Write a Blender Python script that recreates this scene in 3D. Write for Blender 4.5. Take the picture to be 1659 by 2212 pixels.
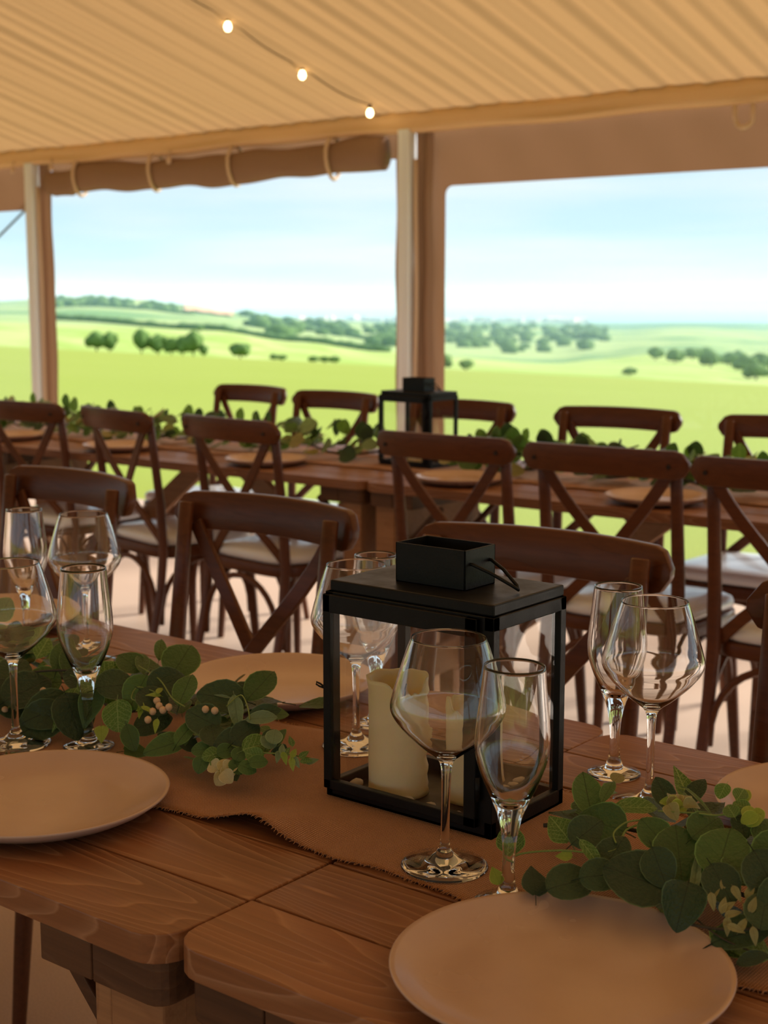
import bpy, bmesh, math, random
from mathutils import Vector, Matrix, noise as mnoise
R = math.radians
PI = math.pi
for o in list(bpy.data.objects):
    bpy.data.objects.remove(o)
scene = bpy.context.scene
COL = scene.collection
random.seed(7)

# ------------------------------------------------------------------ camera
IW, IH = 1659.0, 2212.0
F, HZ, CX, CY = 3100.0, 640.0, 829.5, 1106.0
CAMH = 1.26                       # camera height above the marquee floor
YAW = R(38.3)                     # heading, turned left of +Y
PITCH = math.atan((CY - HZ) / F)  # looking slightly down
T = 0.73                          # table height
FWD = Vector((-math.sin(YAW) * math.cos(PITCH), math.cos(YAW) * math.cos(PITCH), -math.sin(PITCH)))
RGT = Vector((math.cos(YAW), math.sin(YAW), 0))
UPV = RGT.cross(FWD)
CAM = Vector((0, 0, CAMH))
cd = bpy.data.cameras.new('camera')
cd.sensor_fit = 'VERTICAL'; cd.sensor_height = 36.0; cd.sensor_width = 27.0
cd.lens = F / IH * 36.0
cd.clip_start = 0.05; cd.clip_end = 100000
cd.dof.use_dof = True; cd.dof.focus_distance = 1.42; cd.dof.aperture_fstop = 9.0
cam = bpy.data.objects.new('camera', cd); COL.objects.link(cam)
cam.matrix_world = Matrix((RGT, UPV, -FWD)).transposed().to_4x4()
cam.location = CAM
scene.camera = cam

def ray(x, y):
    return FWD + RGT * ((x - CX) / F) - UPV * ((y - CY) / F)
def onz(x, y, z):
    d = ray(x, y); return CAM + d * ((z - CAMH) / d.z)
def ony(x, y, Y):
    d = ray(x, y); return CAM + d * (Y / d.y)

# ------------------------------------------------------------------ sky, sun, exposure
world = bpy.data.worlds.new('sky'); scene.world = world
world.use_nodes = True
wn = world.node_tree; wn.nodes.clear()
w_out = wn.nodes.new('ShaderNodeOutputWorld'); w_bg = wn.nodes.new('ShaderNodeBackground')
w_tc = wn.nodes.new('ShaderNodeTexCoord'); w_map = wn.nodes.new('ShaderNodeMapping')
w_map.inputs['Scale'].default_value = (1.5, 1.5, 14)
w_no = wn.nodes.new('ShaderNodeTexNoise'); w_no.inputs['Scale'].default_value = 2.2; w_no.inputs['Detail'].default_value = 4
w_rp = wn.nodes.new('ShaderNodeValToRGB')
w_rp.color_ramp.elements[0].position = 0.38; w_rp.color_ramp.elements[0].color = (0.58, 0.82, 1.0, 1)
w_rp.color_ramp.elements[1].position = 0.68; w_rp.color_ramp.elements[1].color = (0.84, 0.92, 1.0, 1)
wn.links.new(w_tc.outputs['Generated'], w_map.inputs['Vector'])
wn.links.new(w_map.outputs['Vector'], w_no.inputs['Vector'])
wn.links.new(w_no.outputs['Fac'], w_rp.inputs['Fac'])
wn.links.new(w_rp.outputs['Color'], w_bg.inputs['Color'])
wn.links.new(w_bg.outputs['Background'], w_out.inputs['Surface'])
w_bg.inputs['Strength'].default_value = 0.82

sd = bpy.data.lights.new('sun', 'SUN'); sd.energy = 7.0; sd.angle = R(22); sd.color = (1.0, 0.96, 0.88)
sun = bpy.data.objects.new('sun', sd); COL.objects.link(sun)
sun_from = Vector((0.42, 0.85, 0.46)).normalized()
sun.rotation_euler = sun_from.to_track_quat('Z', 'Y').to_euler()
sun.location = (0, 0, 40)

vs = scene.view_settings
vs.view_transform = 'Standard'; vs.look = 'None'; vs.gamma = 1.0; vs.use_curve_mapping = False
vs.exposure = 0.34
scene.cycles.volume_bounces = 2
scene.cycles.transparent_max_bounces = 32
scene.cycles.max_bounces = 16
scene.cycles.transmission_bounces = 16

# ------------------------------------------------------------------ helpers
def finish(name, me, mats=None, parent=None, smooth=False, loc=None, rot=None):
    o = bpy.data.objects.new(name, me); COL.objects.link(o)
    if mats is not None:
        for m in (mats if isinstance(mats, (list, tuple)) else [mats]):
            me.materials.append(m)
    if smooth:
        me.polygons.foreach_set('use_smooth', [True] * len(me.polygons))
    if parent: o.parent = parent
    if loc is not None: o.location = loc
    if rot is not None: o.rotation_euler = rot
    return o

class MB:
    def __init__(s): s.v = []; s.f = []; s.m = []; s.mi = 0
    def add(s, vs_, fs):
        n = len(s.v); s.v += [tuple(p) for p in vs_]
        for f in fs: s.f.append(tuple(i + n for i in f)); s.m.append(s.mi)
    def box(s, x0, x1, y0, y1, z0, z1, M=None):
        vs_ = [Vector((x, y, z)) for z in (z0, z1) for y in (y0, y1) for x in (x0, x1)]
        if M: vs_ = [M @ p for p in vs_]
        s.add(vs_, [(0, 2, 3, 1), (4, 5, 7, 6), (0, 1, 5, 4), (2, 6, 7, 3), (0, 4, 6, 2), (1, 3, 7, 5)])
    def bar(s, a, b, w, h, up=(0, 0, 1)):
        a, b = Vector(a), Vector(b); d = (b - a).normalized(); u = Vector(up)
        sx = d.cross(u).normalized(); uu = sx.cross(d)
        vs_ = []
        for p in (a, b):
            for (i, j) in ((-1, -1), (1, -1), (1, 1), (-1, 1)): vs_.append(p + sx * (w / 2 * i) + uu * (h / 2 * j))
        s.add(vs_, [(0, 1, 2, 3)[::-1], (4, 5, 6, 7), (0, 1, 5, 4), (1, 2, 6, 5), (2, 3, 7, 6), (3, 0, 4, 7)])
    def tube(s, path, rad, n=8, caps=True, flat=None, upref=None):
        P = [Vector(p) for p in path]; k = len(P)
        rr = rad if isinstance(rad, (list, tuple)) else [rad] * k
        vs_ = []; prev = None
        for i, p in enumerate(P):
            t = (P[min(i + 1, k - 1)] - P[max(i - 1, 0)]).normalized()
            if prev is None:
                ref = Vector(upref) if upref else (Vector((0, 0, 1)) if abs(t.z) < .9 else Vector((1, 0, 0)))
                u = (ref - t * ref.dot(t)).normalized()
            else:
                u = (prev - t * prev.dot(t)).normalized()
            prev = u; w = t.cross(u)
            for j in range(n):
                a = 2 * PI * j / n
                fx = 1.0 if flat is None else flat
                vs_.append(p + u * (math.cos(a) * rr[i]) + w * (math.sin(a) * rr[i] * fx))
        fs = []
        for i in range(k - 1):
            for j in range(n):
                fs.append((i * n + j, i * n + (j + 1) % n, (i + 1) * n + (j + 1) % n, (i + 1) * n + j))
        if caps:
            fs.append(tuple(range(n))[::-1]); fs.append(tuple((k - 1) * n + j for j in range(n)))
        s.add(vs_, fs)
    def strip(s, path, normals, w, t):
        # flat bent strip: path points, per-point normal; w across, t thick
        P = [Vector(p) for p in path]; k = len(P); vs_ = []
        for i, p in enumerate(P):
            d = (P[min(i + 1, k - 1)] - P[max(i - 1, 0)]).normalized()
            nn = Vector(normals[i] if isinstance(normals, list) else normals); nn = (nn - d * nn.dot(d)).normalized()
            c = d.cross(nn)
            for (a, b) in ((-1, -1), (1, -1), (1, 1), (-1, 1)): vs_.append(p + c * (w / 2 * a) + nn * (t / 2 * b))
        fs = [(3, 2, 1, 0), tuple((k - 1) * 4 + j for j in range(4))]
        for i in range(k - 1):
            for j in range(4): fs.append((i * 4 + j, i * 4 + (j + 1) % 4, (i + 1) * 4 + (j + 1) % 4, (i + 1) * 4 + j))
        s.add(vs_, fs)
    def lathe(s, prof, n=32, c=(0, 0, 0), closed=False):
        vs_ = []; k = len(prof)
        for (r, z) in prof:
            for j in range(n):
                a = 2 * PI * j / n; vs_.append((c[0] + r * math.cos(a), c[1] + r * math.sin(a), c[2] + z))
        fs = []
        for i in range(k if closed else k - 1):
            i2 = (i + 1) % k
            for j in range(n):
                fs.append((i * n + j, i * n + (j + 1) % n, i2 * n + (j + 1) % n, i2 * n + j))
        if not closed:
            fs.append(tuple(range(n))[::-1]); fs.append(tuple((k - 1) * n + j for j in range(n)))
        s.add(vs_, fs)
    def prism(s, poly, z0, z1, M=None):
        n = len(poly)
        vs_ = [Vector((x, y, z0)) for x, y in poly] + [Vector((x, y, z1)) for x, y in poly]
        if M: vs_ = [M @ p for p in vs_]
        s.add(vs_, [tuple(range(n))[::-1], tuple(range(n, 2 * n))] + [(i, (i + 1) % n, n + (i + 1) % n, n + i) for i in range(n)])
    def mesh(s, name, bevel=0, seg=2, recalc=True, merge=0):
        me = bpy.data.meshes.new(name); me.from_pydata(s.v, [], s.f)
        if any(s.m): me.polygons.foreach_set('material_index', s.m)
        bm = bmesh.new(); bm.from_mesh(me)
        if merge: bmesh.ops.remove_doubles(bm, verts=bm.verts, dist=merge)
        if recalc: bmesh.ops.recalc_face_normals(bm, faces=bm.faces)
        if bevel:
            es = [e for e in bm.edges if len(e.link_faces) == 2 and e.calc_face_angle(0) > R(35)]
            bmesh.ops.bevel(bm, geom=es, offset=bevel, segments=seg, affect='EDGES', profile=.5, clamp_overlap=True)
        bm.to_mesh(me); bm.free()
        return me
    def build(s, name, mats, parent=None, smooth=False, bevel=0, seg=2, loc=None, rot=None, merge=0):
        me = s.mesh(name, bevel, seg, merge=merge)
        return finish(name, me, mats, parent, smooth, loc, rot)

def autosmooth(o, ang=35):
    me = o.data
    me.polygons.foreach_set('use_smooth', [True] * len(me.polygons))
    bm = bmesh.new(); bm.from_mesh(me)
    for e in bm.edges:
        if len(e.link_faces) == 2: e.smooth = e.calc_face_angle(0) < R(ang)
    bm.to_mesh(me); bm.free()
    return o

def empty(name, loc=(0, 0, 0), rz=0):
    o = bpy.data.objects.new(name, None); COL.objects.link(o)
    o.location = loc; o.rotation_euler = (0, 0, rz); o.empty_display_size = .05
    return o
def tag(o, label=None, cat=None, group=None, kind=None):
    if label: o['label'] = label
    if cat: o['category'] = cat
    if group: o['group'] = group
    if kind: o['kind'] = kind
    return o
def struct(o, label=None):
    o['kind'] = 'structure'
    if label: o['label'] = label
    return o
CH = {}
def copy_tree(o, parent=None):
    c = o.copy(); COL.objects.link(c); c.parent = parent
    for k in o.keys():
        c[k] = o[k]
    for ch in list(o.children): copy_tree(ch, c)
    return c
def bez(p0, p1, p2, p3, n):
    out = []
    for i in range(n + 1):
        t = i / n; a = 1 - t
        out.append(Vector(p0) * a ** 3 + Vector(p1) * (3 * a * a * t) + Vector(p2) * (3 * a * t * t) + Vector(p3) * t ** 3)
    return out
def lerp_table(tb, x):
    if x <= tb[0][0]: return tb[0][1]
    for (a, b), (c, d) in zip(tb, tb[1:]):
        if x <= c:
            t = (x - a) / (c - a); t = t * t * (3 - 2 * t)
            return b + (d - b) * t
    return tb[-1][1]
def rrect(x0, x1, y0, y1, r, n=4, corners=(1, 1, 1, 1)):
    pts = []
    for (cx, cy, a0, on) in ((x1 - r, y1 - r, 0, corners[0]), (x0 + r, y1 - r, 90, corners[1]), (x0 + r, y0 + r, 180, corners[2]), (x1 - r, y0 + r, 270, corners[3])):
        if on:
            for i in range(n + 1):
                a = R(a0 + 90 * i / n); pts.append((cx + r * math.cos(a), cy + r * math.sin(a)))
        else:
            a = R(a0 + 45); pts.append((cx + r * math.copysign(1, math.cos(a)), cy + r * math.copysign(1, math.sin(a))))
    return pts

# ------------------------------------------------------------------ materials
class NT:
    def __init__(s, name):
        s.m = bpy.data.materials.new(name); s.m.use_nodes = True
        s.t = s.m.node_tree; s.b = s.t.nodes['Principled BSDF']; s.out = s.t.nodes['Material Output']
    def n(s, typ, **kw):
        nd = s.t.nodes.new('ShaderNode' + typ)
        for k, v in kw.items():
            if k in nd.inputs: s.set(nd.inputs[k], v)
            else: setattr(nd, k, v)
        return nd
    def set(s, inp, v):
        if hasattr(v, 'links') and hasattr(v, 'is_output'): s.t.links.new(v, inp)
        elif isinstance(v, (tuple, list)) and len(v) == 3 and inp.type == 'RGBA': inp.default_value = (*v, 1)
        else: inp.default_value = v
    def math(s, op, a, b=None):
        nd = s.t.nodes.new('ShaderNodeMath'); nd.operation = op
        s.set(nd.inputs[0], a)
        if b is not None: s.set(nd.inputs[1], b)
        return nd.outputs[0]
    def mix(s, f, a, b, mode='MIX'):
        nd = s.t.nodes.new('ShaderNodeMix'); nd.data_type = 'RGBA'; nd.blend_type = mode
        s.set(nd.inputs[0], f); s.set(nd.inputs[6], a); s.set(nd.inputs[7], b)
        return nd.outputs[2]
    def ramp(s, f, *st):
        nd = s.t.nodes.new('ShaderNodeValToRGB'); el = nd.color_ramp.elements
        while len(el) < len(st): el.new(.5)
        for e, (p, c) in zip(el, st):
            e.position = p; e.color = (*c, 1) if isinstance(c, (tuple, list)) else (c, c, c, 1)
        s.set(nd.inputs[0], f); return nd.outputs[0]
    def coord(s, scale=(1, 1, 1), rand=0, kind='Object'):
        tc = s.t.nodes.new('ShaderNodeTexCoord'); mp = s.t.nodes.new('ShaderNodeMapping')
        s.t.links.new(tc.outputs[kind], mp.inputs['Vector']); mp.inputs['Scale'].default_value = scale
        if rand:
            oi = s.t.nodes.new('ShaderNodeObjectInfo')
            cb = s.t.nodes.new('ShaderNodeCombineXYZ')
            v = s.math('MULTIPLY', oi.outputs['Random'], rand)
            s.set(cb.inputs[0], v); s.set(cb.inputs[1], s.math('MULTIPLY', v, .37)); s.set(cb.inputs[2], s.math('MULTIPLY', v, .71))
            s.t.links.new(cb.outputs[0], mp.inputs['Location'])
        return mp.outputs[0]
    def noise(s, vec, scale, detail=2, rough=.5, dist=0):
        nd = s.n('TexNoise', Scale=scale, Detail=detail, Roughness=rough, Distortion=dist)
        s.t.links.new(vec, nd.inputs['Vector']); return nd.outputs['Fac']
    def bump(s, h, strength=.3, dist=.002):
        nd = s.n('Bump', Strength=strength, Distance=dist); s.set(nd.inputs['Height'], h); return nd.outputs['Normal']
    def P(s, **kw):
        nm = dict(base='Base Color', rough='Roughness', spec='Specular IOR Level', metal='Metallic', normal='Normal', trans='Transmission Weight', ior='IOR',
                  coat='Coat Weight', sss='Subsurface Weight', sssr='Subsurface Radius', ssss='Subsurface Scale', em='Emission Color', ems='Emission Strength', alpha='Alpha', sheen='Sheen Weight')
        for k, v in kw.items(): s.set(s.b.inputs[nm[k]], v)
        return s.m

def wood(name, c_dark, c_light, c_line, rings=11, rough=.5, sx=.9, sy=9, line=.35, streak=.35, rand=9, bumpd=.0012):
    k = NT(name)
    v = k.coord((sx, sy, sy), rand)
    f = k.noise(v, 1.0, 1.2, .45, .15)
    fr = k.math('FRACT', k.math('MULTIPLY', f, rings))
    ln = k.ramp(fr, (0, 0.0), (.55, .08), (.84, .5), (.92, 1.0), (.99, 0.0))
    v2 = k.coord((4, 150, 150), rand)
    st = k.noise(v2, 1.0, 3, .6)
    big = k.noise(k.coord((1.1, 5, 5), rand * 1.7), 1.0, 2)
    base = k.mix(k.ramp(big, (.3, 0.0), (.7, 1.0)), c_dark, c_light)
    base = k.mix(k.math('MULTIPLY', ln, line), base, c_line)
    base = k.mix(streak, base, k.mix(k.ramp(st, (.3, 0.0), (.7, 1.0)), tuple(x * .45 for x in c_dark), c_light), 'MIX')
    nm = k.bump(k.math('ADD', k.math('MULTIPLY', ln, .6), k.math('MULTIPLY', st, .5)), .35, bumpd)
    return k.P(base=base, rough=rough, normal=nm, spec=.35)

M = {}
M['plank'] = wood('stained_pine', (.19, .070, .026), (.32, .130, .053), (.60, .33, .19), rings=24, rough=.40, sx=1.3, sy=11, line=.55, streak=.3)
M['plank_edge'] = wood('stained_pine_edge', (.075, .030, .012), (.14, .06, .025), (.20, .10, .05), rings=9, rough=.6, sx=2, sy=14, line=.4)
M['leg'] = wood('pale_pine', (.30, .135, .058), (.42, .21, .095), (.24, .10, .04), rings=10, rough=.6, sx=5, sy=9, line=.5)
M['chair'] = wood('walnut_stained_beech', (.085, .024, .008), (.145, .043, .014), (.062, .017, .006), rings=7, rough=.34, sx=4, sy=14, line=.4, streak=.35, bumpd=.0005)
k = NT('ceramic'); v = k.coord((1, 1, 1), 5)
M['plate'] = k.P(base=k.mix(k.noise(v, 14, 4), (.50, .33, .255), (.58, .40, .315)), rough=k.ramp(k.noise(v, 9, 3), (.2, .20), (.8, .30)), spec=.65, normal=k.bump(k.noise(v, 420, 2), .05, .001))
k = NT('wine_glass'); M['glass'] = k.P(base=(1, 1, 1), rough=0.0, trans=1.0, ior=1.47)
k = NT('blackened_iron'); v = k.coord((1, 1, 1))
M['iron'] = k.P(base=k.mix(k.noise(v, 60, 3), (.004, .004, .0042), (.010, .0095, .0095)), rough=k.ramp(k.noise(v, 35, 3), (.3, .34), (.7, .50)), spec=.22, normal=k.bump(k.noise(v, 300, 2), .15, .0008))
def pane(name, tint, gloss_ior=1.45, haze=0.0, hazecol=(.9, .9, .9)):
    k = NT(name); k.t.nodes.remove(k.b)
    tr = k.n('BsdfTransparent', Color=tint); gl = k.n('BsdfGlossy', Color=(1, 1, 1), Roughness=.02)
    ge = k.n('NewGeometry'); dt = k.n('VectorMath', operation='DOT_PRODUCT'); k.t.links.new(ge.outputs['Normal'], dt.inputs[0]); k.t.links.new(ge.outputs['Incoming'], dt.inputs[1])
    f0 = ((gloss_ior - 1) / (gloss_ior + 1)) ** 2
    sch = k.math('POWER', k.math('SUBTRACT', 1.0, k.math('ABSOLUTE', dt.outputs['Value'])), 5.0)
    fr = k.math('ADD', k.math('MULTIPLY', sch, 1 - 2 * f0), 2 * f0)
    mx = k.n('MixShader'); k.t.links.new(fr, mx.inputs[0]); k.t.links.new(tr.outputs[0], mx.inputs[1]); k.t.links.new(gl.outputs[0], mx.inputs[2])
    last = mx
    if haze:
        tl = k.n('BsdfTranslucent', Color=hazecol); m2 = k.n('MixShader', Fac=haze)
        k.t.links.new(mx.outputs[0], m2.inputs[1]); k.t.links.new(tl.outputs[0], m2.inputs[2]); last = m2
    k.t.links.new(last.outputs[0], k.out.inputs[0]); return k.m
M['pane'] = pane('lantern_glass', (.97, .975, .97), 1.38)
M['pvc'] = pane('clear_pvc', (.97, .98, .97), 1.22, .02, (.80, .90, .92))
def fabric(name, refl, trans, fac, bumpn=None):
    k = NT(name); k.t.nodes.remove(k.b)
    d = k.n('BsdfDiffuse', Color=refl); t = k.n('BsdfTranslucent', Color=trans); mx = k.n('MixShader', Fac=fac)
    k.t.links.new(d.outputs[0], mx.inputs[1]); k.t.links.new(t.outputs[0], mx.inputs[2]); k.t.links.new(mx.outputs[0], k.out.inputs[0])
    nz = k.noise(k.coord((1, 1, 1)), 700, 2); b = k.bump(nz, .2, .001)
    k.t.links.new(b, d.inputs['Normal']); return k.m
M['lining'] = fabric('pleated_lining', (.52, .36, .20), (.365, .198, .080), .5)
M['hem'] = fabric('lining_hem', (.88, .64, .38), (.60, .30, .09), .2)
M['wallcloth'] = fabric('marquee_wall_cloth', (.27, .175, .12), (.26, .13, .07), .22)
M['rollcloth'] = fabric('rolled_wall_cloth', (.34, .22, .155), (.28, .14, .075), .15)
k = NT('tie_cord'); M['cord'] = k.P(base=(.62, .46, .33), rough=.8)
k = NT('brushed_aluminium'); M['alu'] = k.P(base=k.mix(k.noise(k.coord((60, 60, 1)), 3, 2), (.72, .77, .84), (.80, .85, .92)), rough=.4)
k = NT('runner_jute'); v = k.coord((1, 1, 1))
wx = k.n('TexWave', Scale=125.0, Distortion=1.2, bands_direction='X'); wy = k.n('TexWave', Scale=125.0, Distortion=1.2, bands_direction='Y')
wx.inputs['Detail Scale'].default_value = 3; wy.inputs['Detail Scale'].default_value = 3
k.t.links.new(v, wx.inputs['Vector']); k.t.links.new(v, wy.inputs['Vector'])
wv = k.math('MULTIPLY', wx.outputs['Fac'], wy.outputs['Fac'])
jc = k.mix(k.noise(v, 35, 4), (.54, .26, .125), (.72, .39, .21)); jc = k.mix(k.ramp(wv, (.0, .8), (.6, 0.0)), jc, (.20, .078, .030))
M['jute'] = k.P(base=jc, rough=.9, spec=.1, normal=k.bump(wv, .7, .0012), sheen=.2)
k = NT('jute_thread'); M['thread'] = k.P(base=k.mix(k.noise(k.coord(), 120, 2), (.30, .13, .055), (.50, .25, .12)), rough=.95, spec=.1)
k = NT('candle_wax'); v = k.coord()
M['wax'] = k.P(base=k.mix(k.noise(v, 25, 4), (.82, .64, .36), (.90, .75, .48)), rough=.5, sss=.6, sssr=(.02, .012, .005), ssss=1.0, normal=k.bump(k.noise(v, 130, 4), .25, .002))
k = NT('pebble_stone'); M['pebble'] = k.P(base=k.mix(k.noise(k.coord((1, 1, 1), 3), 50, 3), (.40, .34, .28), (.62, .55, .47)), rough=.7)
k = NT('white_cushion'); M['cushion'] = k.P(base=k.mix(k.noise(k.coord((1, 1, 1), 3), 12, 2), (.78, .81, .88), (.84, .87, .94)), rough=.33, spec=.6, coat=.4, normal=k.bump(k.noise(k.coord(), 600, 2), .15, .001))
k = NT('screw_steel'); M['screw'] = k.P(base=(.03, .02, .015), rough=.5, metal=.6)
k = NT('coir_matting'); v = k.coord()
wv = k.n('TexWave', Scale=26.0, Distortion=2.0, bands_direction='Y'); k.t.links.new(v, wv.inputs['Vector'])
fc = k.mix(k.noise(v, 3, 5), (.62, .44, .325), (.72, .53, .40)); fc = k.mix(k.ramp(k.noise(v, 260, 3, .7), (.35, .55), (.65, 0.0)), fc, (.40, .27, .20))
M['floor'] = k.P(base=fc, rough=.55, spec=.4, normal=k.bump(k.noise(v, 240, 3, .7), .25, .002))
def leafmat(name, c1, c2, vein, back=None, net=False, rough=.42):
    k = NT(name); tc = k.n('TexCoord'); v = tc.outputs['Object']
    sp = k.n('SeparateXYZ'); k.t.links.new(v, sp.inputs[0])
    ay = k.math('ABSOLUTE', sp.outputs['Y'])
    mid = k.math('LESS_THAN', ay, .012)
    # side veins slanting forward from the midrib, in the leaf's own unit frame
    sv = k.math('FRACT', k.math('MULTIPLY', k.math('SUBTRACT', sp.outputs['X'], k.math('MULTIPLY', ay, .75)), 6.0))
    side = k.math('LESS_THAN', sv, .10)
    if net:
        vo = k.n('TexVoronoi', Scale=13.0); vo.feature = 'DISTANCE_TO_EDGE'; k.t.links.new(v, vo.inputs['Vector'])
        nt_ = k.math('LESS_THAN', vo.outputs['Distance'], .035)
        vm = k.math('MAXIMUM', k.math('MAXIMUM', mid, k.math('MULTIPLY', side, .8)), k.math('MULTIPLY', nt_, .75))
    else:
        vm = k.math('MAXIMUM', mid, k.math('MULTIPLY', side, .35))
    oi = k.n('ObjectInfo'); base = k.mix(oi.outputs['Random'], c1, c2)
    base = k.mix(k.math('MULTIPLY', k.noise(v, 5, 4), .5), base, tuple(x * .55 for x in c1))
    base = k.mix(k.math('MULTIPLY', vm, .8), base, vein)
    ra = k.n('Attribute'); ra.attribute_name = 'rim'
    base = k.mix(k.math('MULTIPLY', ra.outputs['Fac'], .65), base, tuple(min(1, x * 2.2 + .05) for x in c2))
    geo = k.n('NewGeometry')
    base = k.mix(geo.outputs['Backfacing'], base, back or tuple(min(1, x * 1.5 + .02) for x in c2))
    m = k.P(base=base, rough=rough, spec=.4, normal=k.bump(k.math('ADD', vm, k.noise(v, 14, 2)), .25, .02))
    tl = k.n('BsdfTranslucent'); k.set(tl.inputs['Color'], k.mix(1.0, base, (1.5, 1.6, .5), 'MULTIPLY'))
    mx = k.n('MixShader', Fac=.25); k.t.links.new(k.b.outputs[0], mx.inputs[1]); k.t.links.new(tl.outputs[0], mx.inputs[2])
    k.t.links.new(mx.outputs[0], k.out.inputs[0]); return m
M['leaf'] = leafmat('eucalyptus_leaf', (.062, .130, .040), (.110, .220, .060), (.036, .075, .024), (.17, .22, .13))
M['leafdark'] = leafmat('deep_green_leaf', (.034, .068, .036), (.060, .112, .050), (.022, .042, .024), (.09, .12, .08))
M['leafnet'] = leafmat('netted_vine_leaf', (.075, .165, .034), (.125, .26, .046), (.32, .44, .16), (.20, .28, .10), net=True)
M['leafpale'] = leafmat('pale_grey_green_leaf', (.20, .29, .16), (.28, .38, .21), (.14, .20, .10), (.28, .34, .24))
M['leaflime'] = leafmat('young_lime_leaf', (.30, .42, .06), (.42, .52, .10), (.22, .32, .05), (.40, .48, .12))
M['leafkhaki'] = leafmat('khaki_seed_leaf', (.30, .29, .12), (.42, .38, .18), (.22, .2, .09), (.40, .36, .2))
M['leafcream'] = leafmat('cream_petal', (.62, .55, .32), (.72, .64, .40), (.5, .45, .25), (.68, .6, .38))
k = NT('vine_stem'); M['vine'] = k.P(base=(.20, .26, .06), rough=.6)
k = NT('dark_twig'); M['twig'] = k.P(base=(.045, .035, .018), rough=.7)
k = NT('berry'); M['berry'] = k.P(base=(.66, .44, .26), rough=.45, sss=.2, sssr=(.01, .006, .003), ssss=.3)
k = NT('bulb_glow'); M['bulb'] = k.P(base=(1, .9, .7), em=(1.0, .72, .36), ems=9.0)
k = NT('bulb_socket'); M['socket'] = k.P(base=(.12, .07, .04), rough=.5)
k = NT('grass'); v = k.coord()
gc = k.mix(k.noise(v, .05, 4), (.285, .335, .05), (.34, .375, .077)); gc = k.mix(k.ramp(k.noise(k.coord((1, .15, 1)), 1.5, 5, .7), (.35, .45), (.65, 0.0)), gc, (.30, .37, .05))
M['grass'] = k.P(base=gc, rough=.9, spec=.1, normal=k.bump(k.noise(v, 40, 4, .7), .5, .03))
k = NT('strip_fields'); v = k.coord((.006, .02, 1))
M['strip'] = k.P(base=k.mix(k.ramp(k.noise(v, 1.2, 4), (.4, 0.0), (.6, 1.0)), (.33, .44, .10), (.46, .52, .18)), rough=.95, spec=.05)
k = NT('hill_pasture'); v = k.coord((.004, .004, .004))
M['hill'] = k.P(base=k.mix(k.ramp(k.noise(v, 1.6, 5, .6), (.46, 0.0), (.56, 1.0)), (.38, .46, .18), (.17, .29, .11)), rough=.95, spec=.05)
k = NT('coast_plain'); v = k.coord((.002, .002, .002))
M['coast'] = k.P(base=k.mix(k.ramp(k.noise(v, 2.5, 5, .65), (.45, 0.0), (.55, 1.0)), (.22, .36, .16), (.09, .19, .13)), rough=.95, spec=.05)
k = NT('sea_water'); M['sea'] = k.P(base=(.10, .30, .36), rough=.35, normal=k.bump(k.noise(k.coord((.01, .01, 1)), 2, 4), .3, 2.0))
k = NT('bare_soil'); M['soil'] = k.P(base=k.mix(k.noise(k.coord((.02, .02, 1)), 2, 3), (.62, .32, .16), (.75, .48, .28)), rough=.95)
k = NT('tree_foliage'); v = k.coord((1, 1, 1), 20)
M['tree'] = k.P(base=k.mix(k.noise(v, 1.4, 4, .7), (.06, .125, .035), (.17, .28, .075)), rough=.9, spec=.1, normal=k.bump(k.noise(v, 3, 3), .8, .4))
k = NT('tree_bark'); M['bark'] = k.P(base=(.10, .07, .045), rough=.9)
k = NT('town_render'); M['house'] = k.P(base=k.mix(k.noise(k.coord((.02, .02, .02)), 3, 2), (.42, .36, .34), (.75, .72, .70)), rough=.8)

# ------------------------------------------------------------------ the marquee
YW = 6.0                        # wall line on the field side
POLES = [-10.61, -7.59, -4.57, -1.55, 1.47, 4.49]
X0, X1 = -13.63, 4.49
EAVE = 2.17; SL = .28
b = MB(); b.box(X0, X1, -6.0, 6.06, -.05, 0)
struct(b.build('floor', M['floor']), 'tan coir matting on the marquee floor')

def pleat(x):
    return .016 * math.sin(2 * PI * x / .135 + 2.2 * math.sin(x * 1.9)) + .008 * math.sin(2 * PI * x / .071 + 1.7 * math.sin(x * 3.1 + 1)) + .012 * math.sin(2 * PI * x / .33 + x)
b = MB(); nx = 1500; ys = [6.02, 5.6, 4.8, 3.6, 2.4, 1.2, .3, 0, -.3, -1.2, -2.4, -3.6, -4.8, -6.02]
for i in range(nx + 1):
    x = X0 + (X1 - X0) * i / nx
    for y in ys:
        ay = abs(y); amp = .55 if ay < 5.9 else .15
        b.v.append((x, y, EAVE + SL * (6 - ay) + pleat(x + .01 * math.sin(y * 2)) * amp - .03 * math.sin(PI * (6 - ay) / 6)))
ny = len(ys)
for i in range(nx):
    for j in range(ny - 1):
        b.f.append((i * ny + j, (i + 1) * ny + j, (i + 1) * ny + j + 1, i * ny + j + 1)); b.m.append(0)
struct(b.build('ceiling', M['lining'], smooth=True), 'ivory pleated roof lining glowing warm tan')

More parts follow.
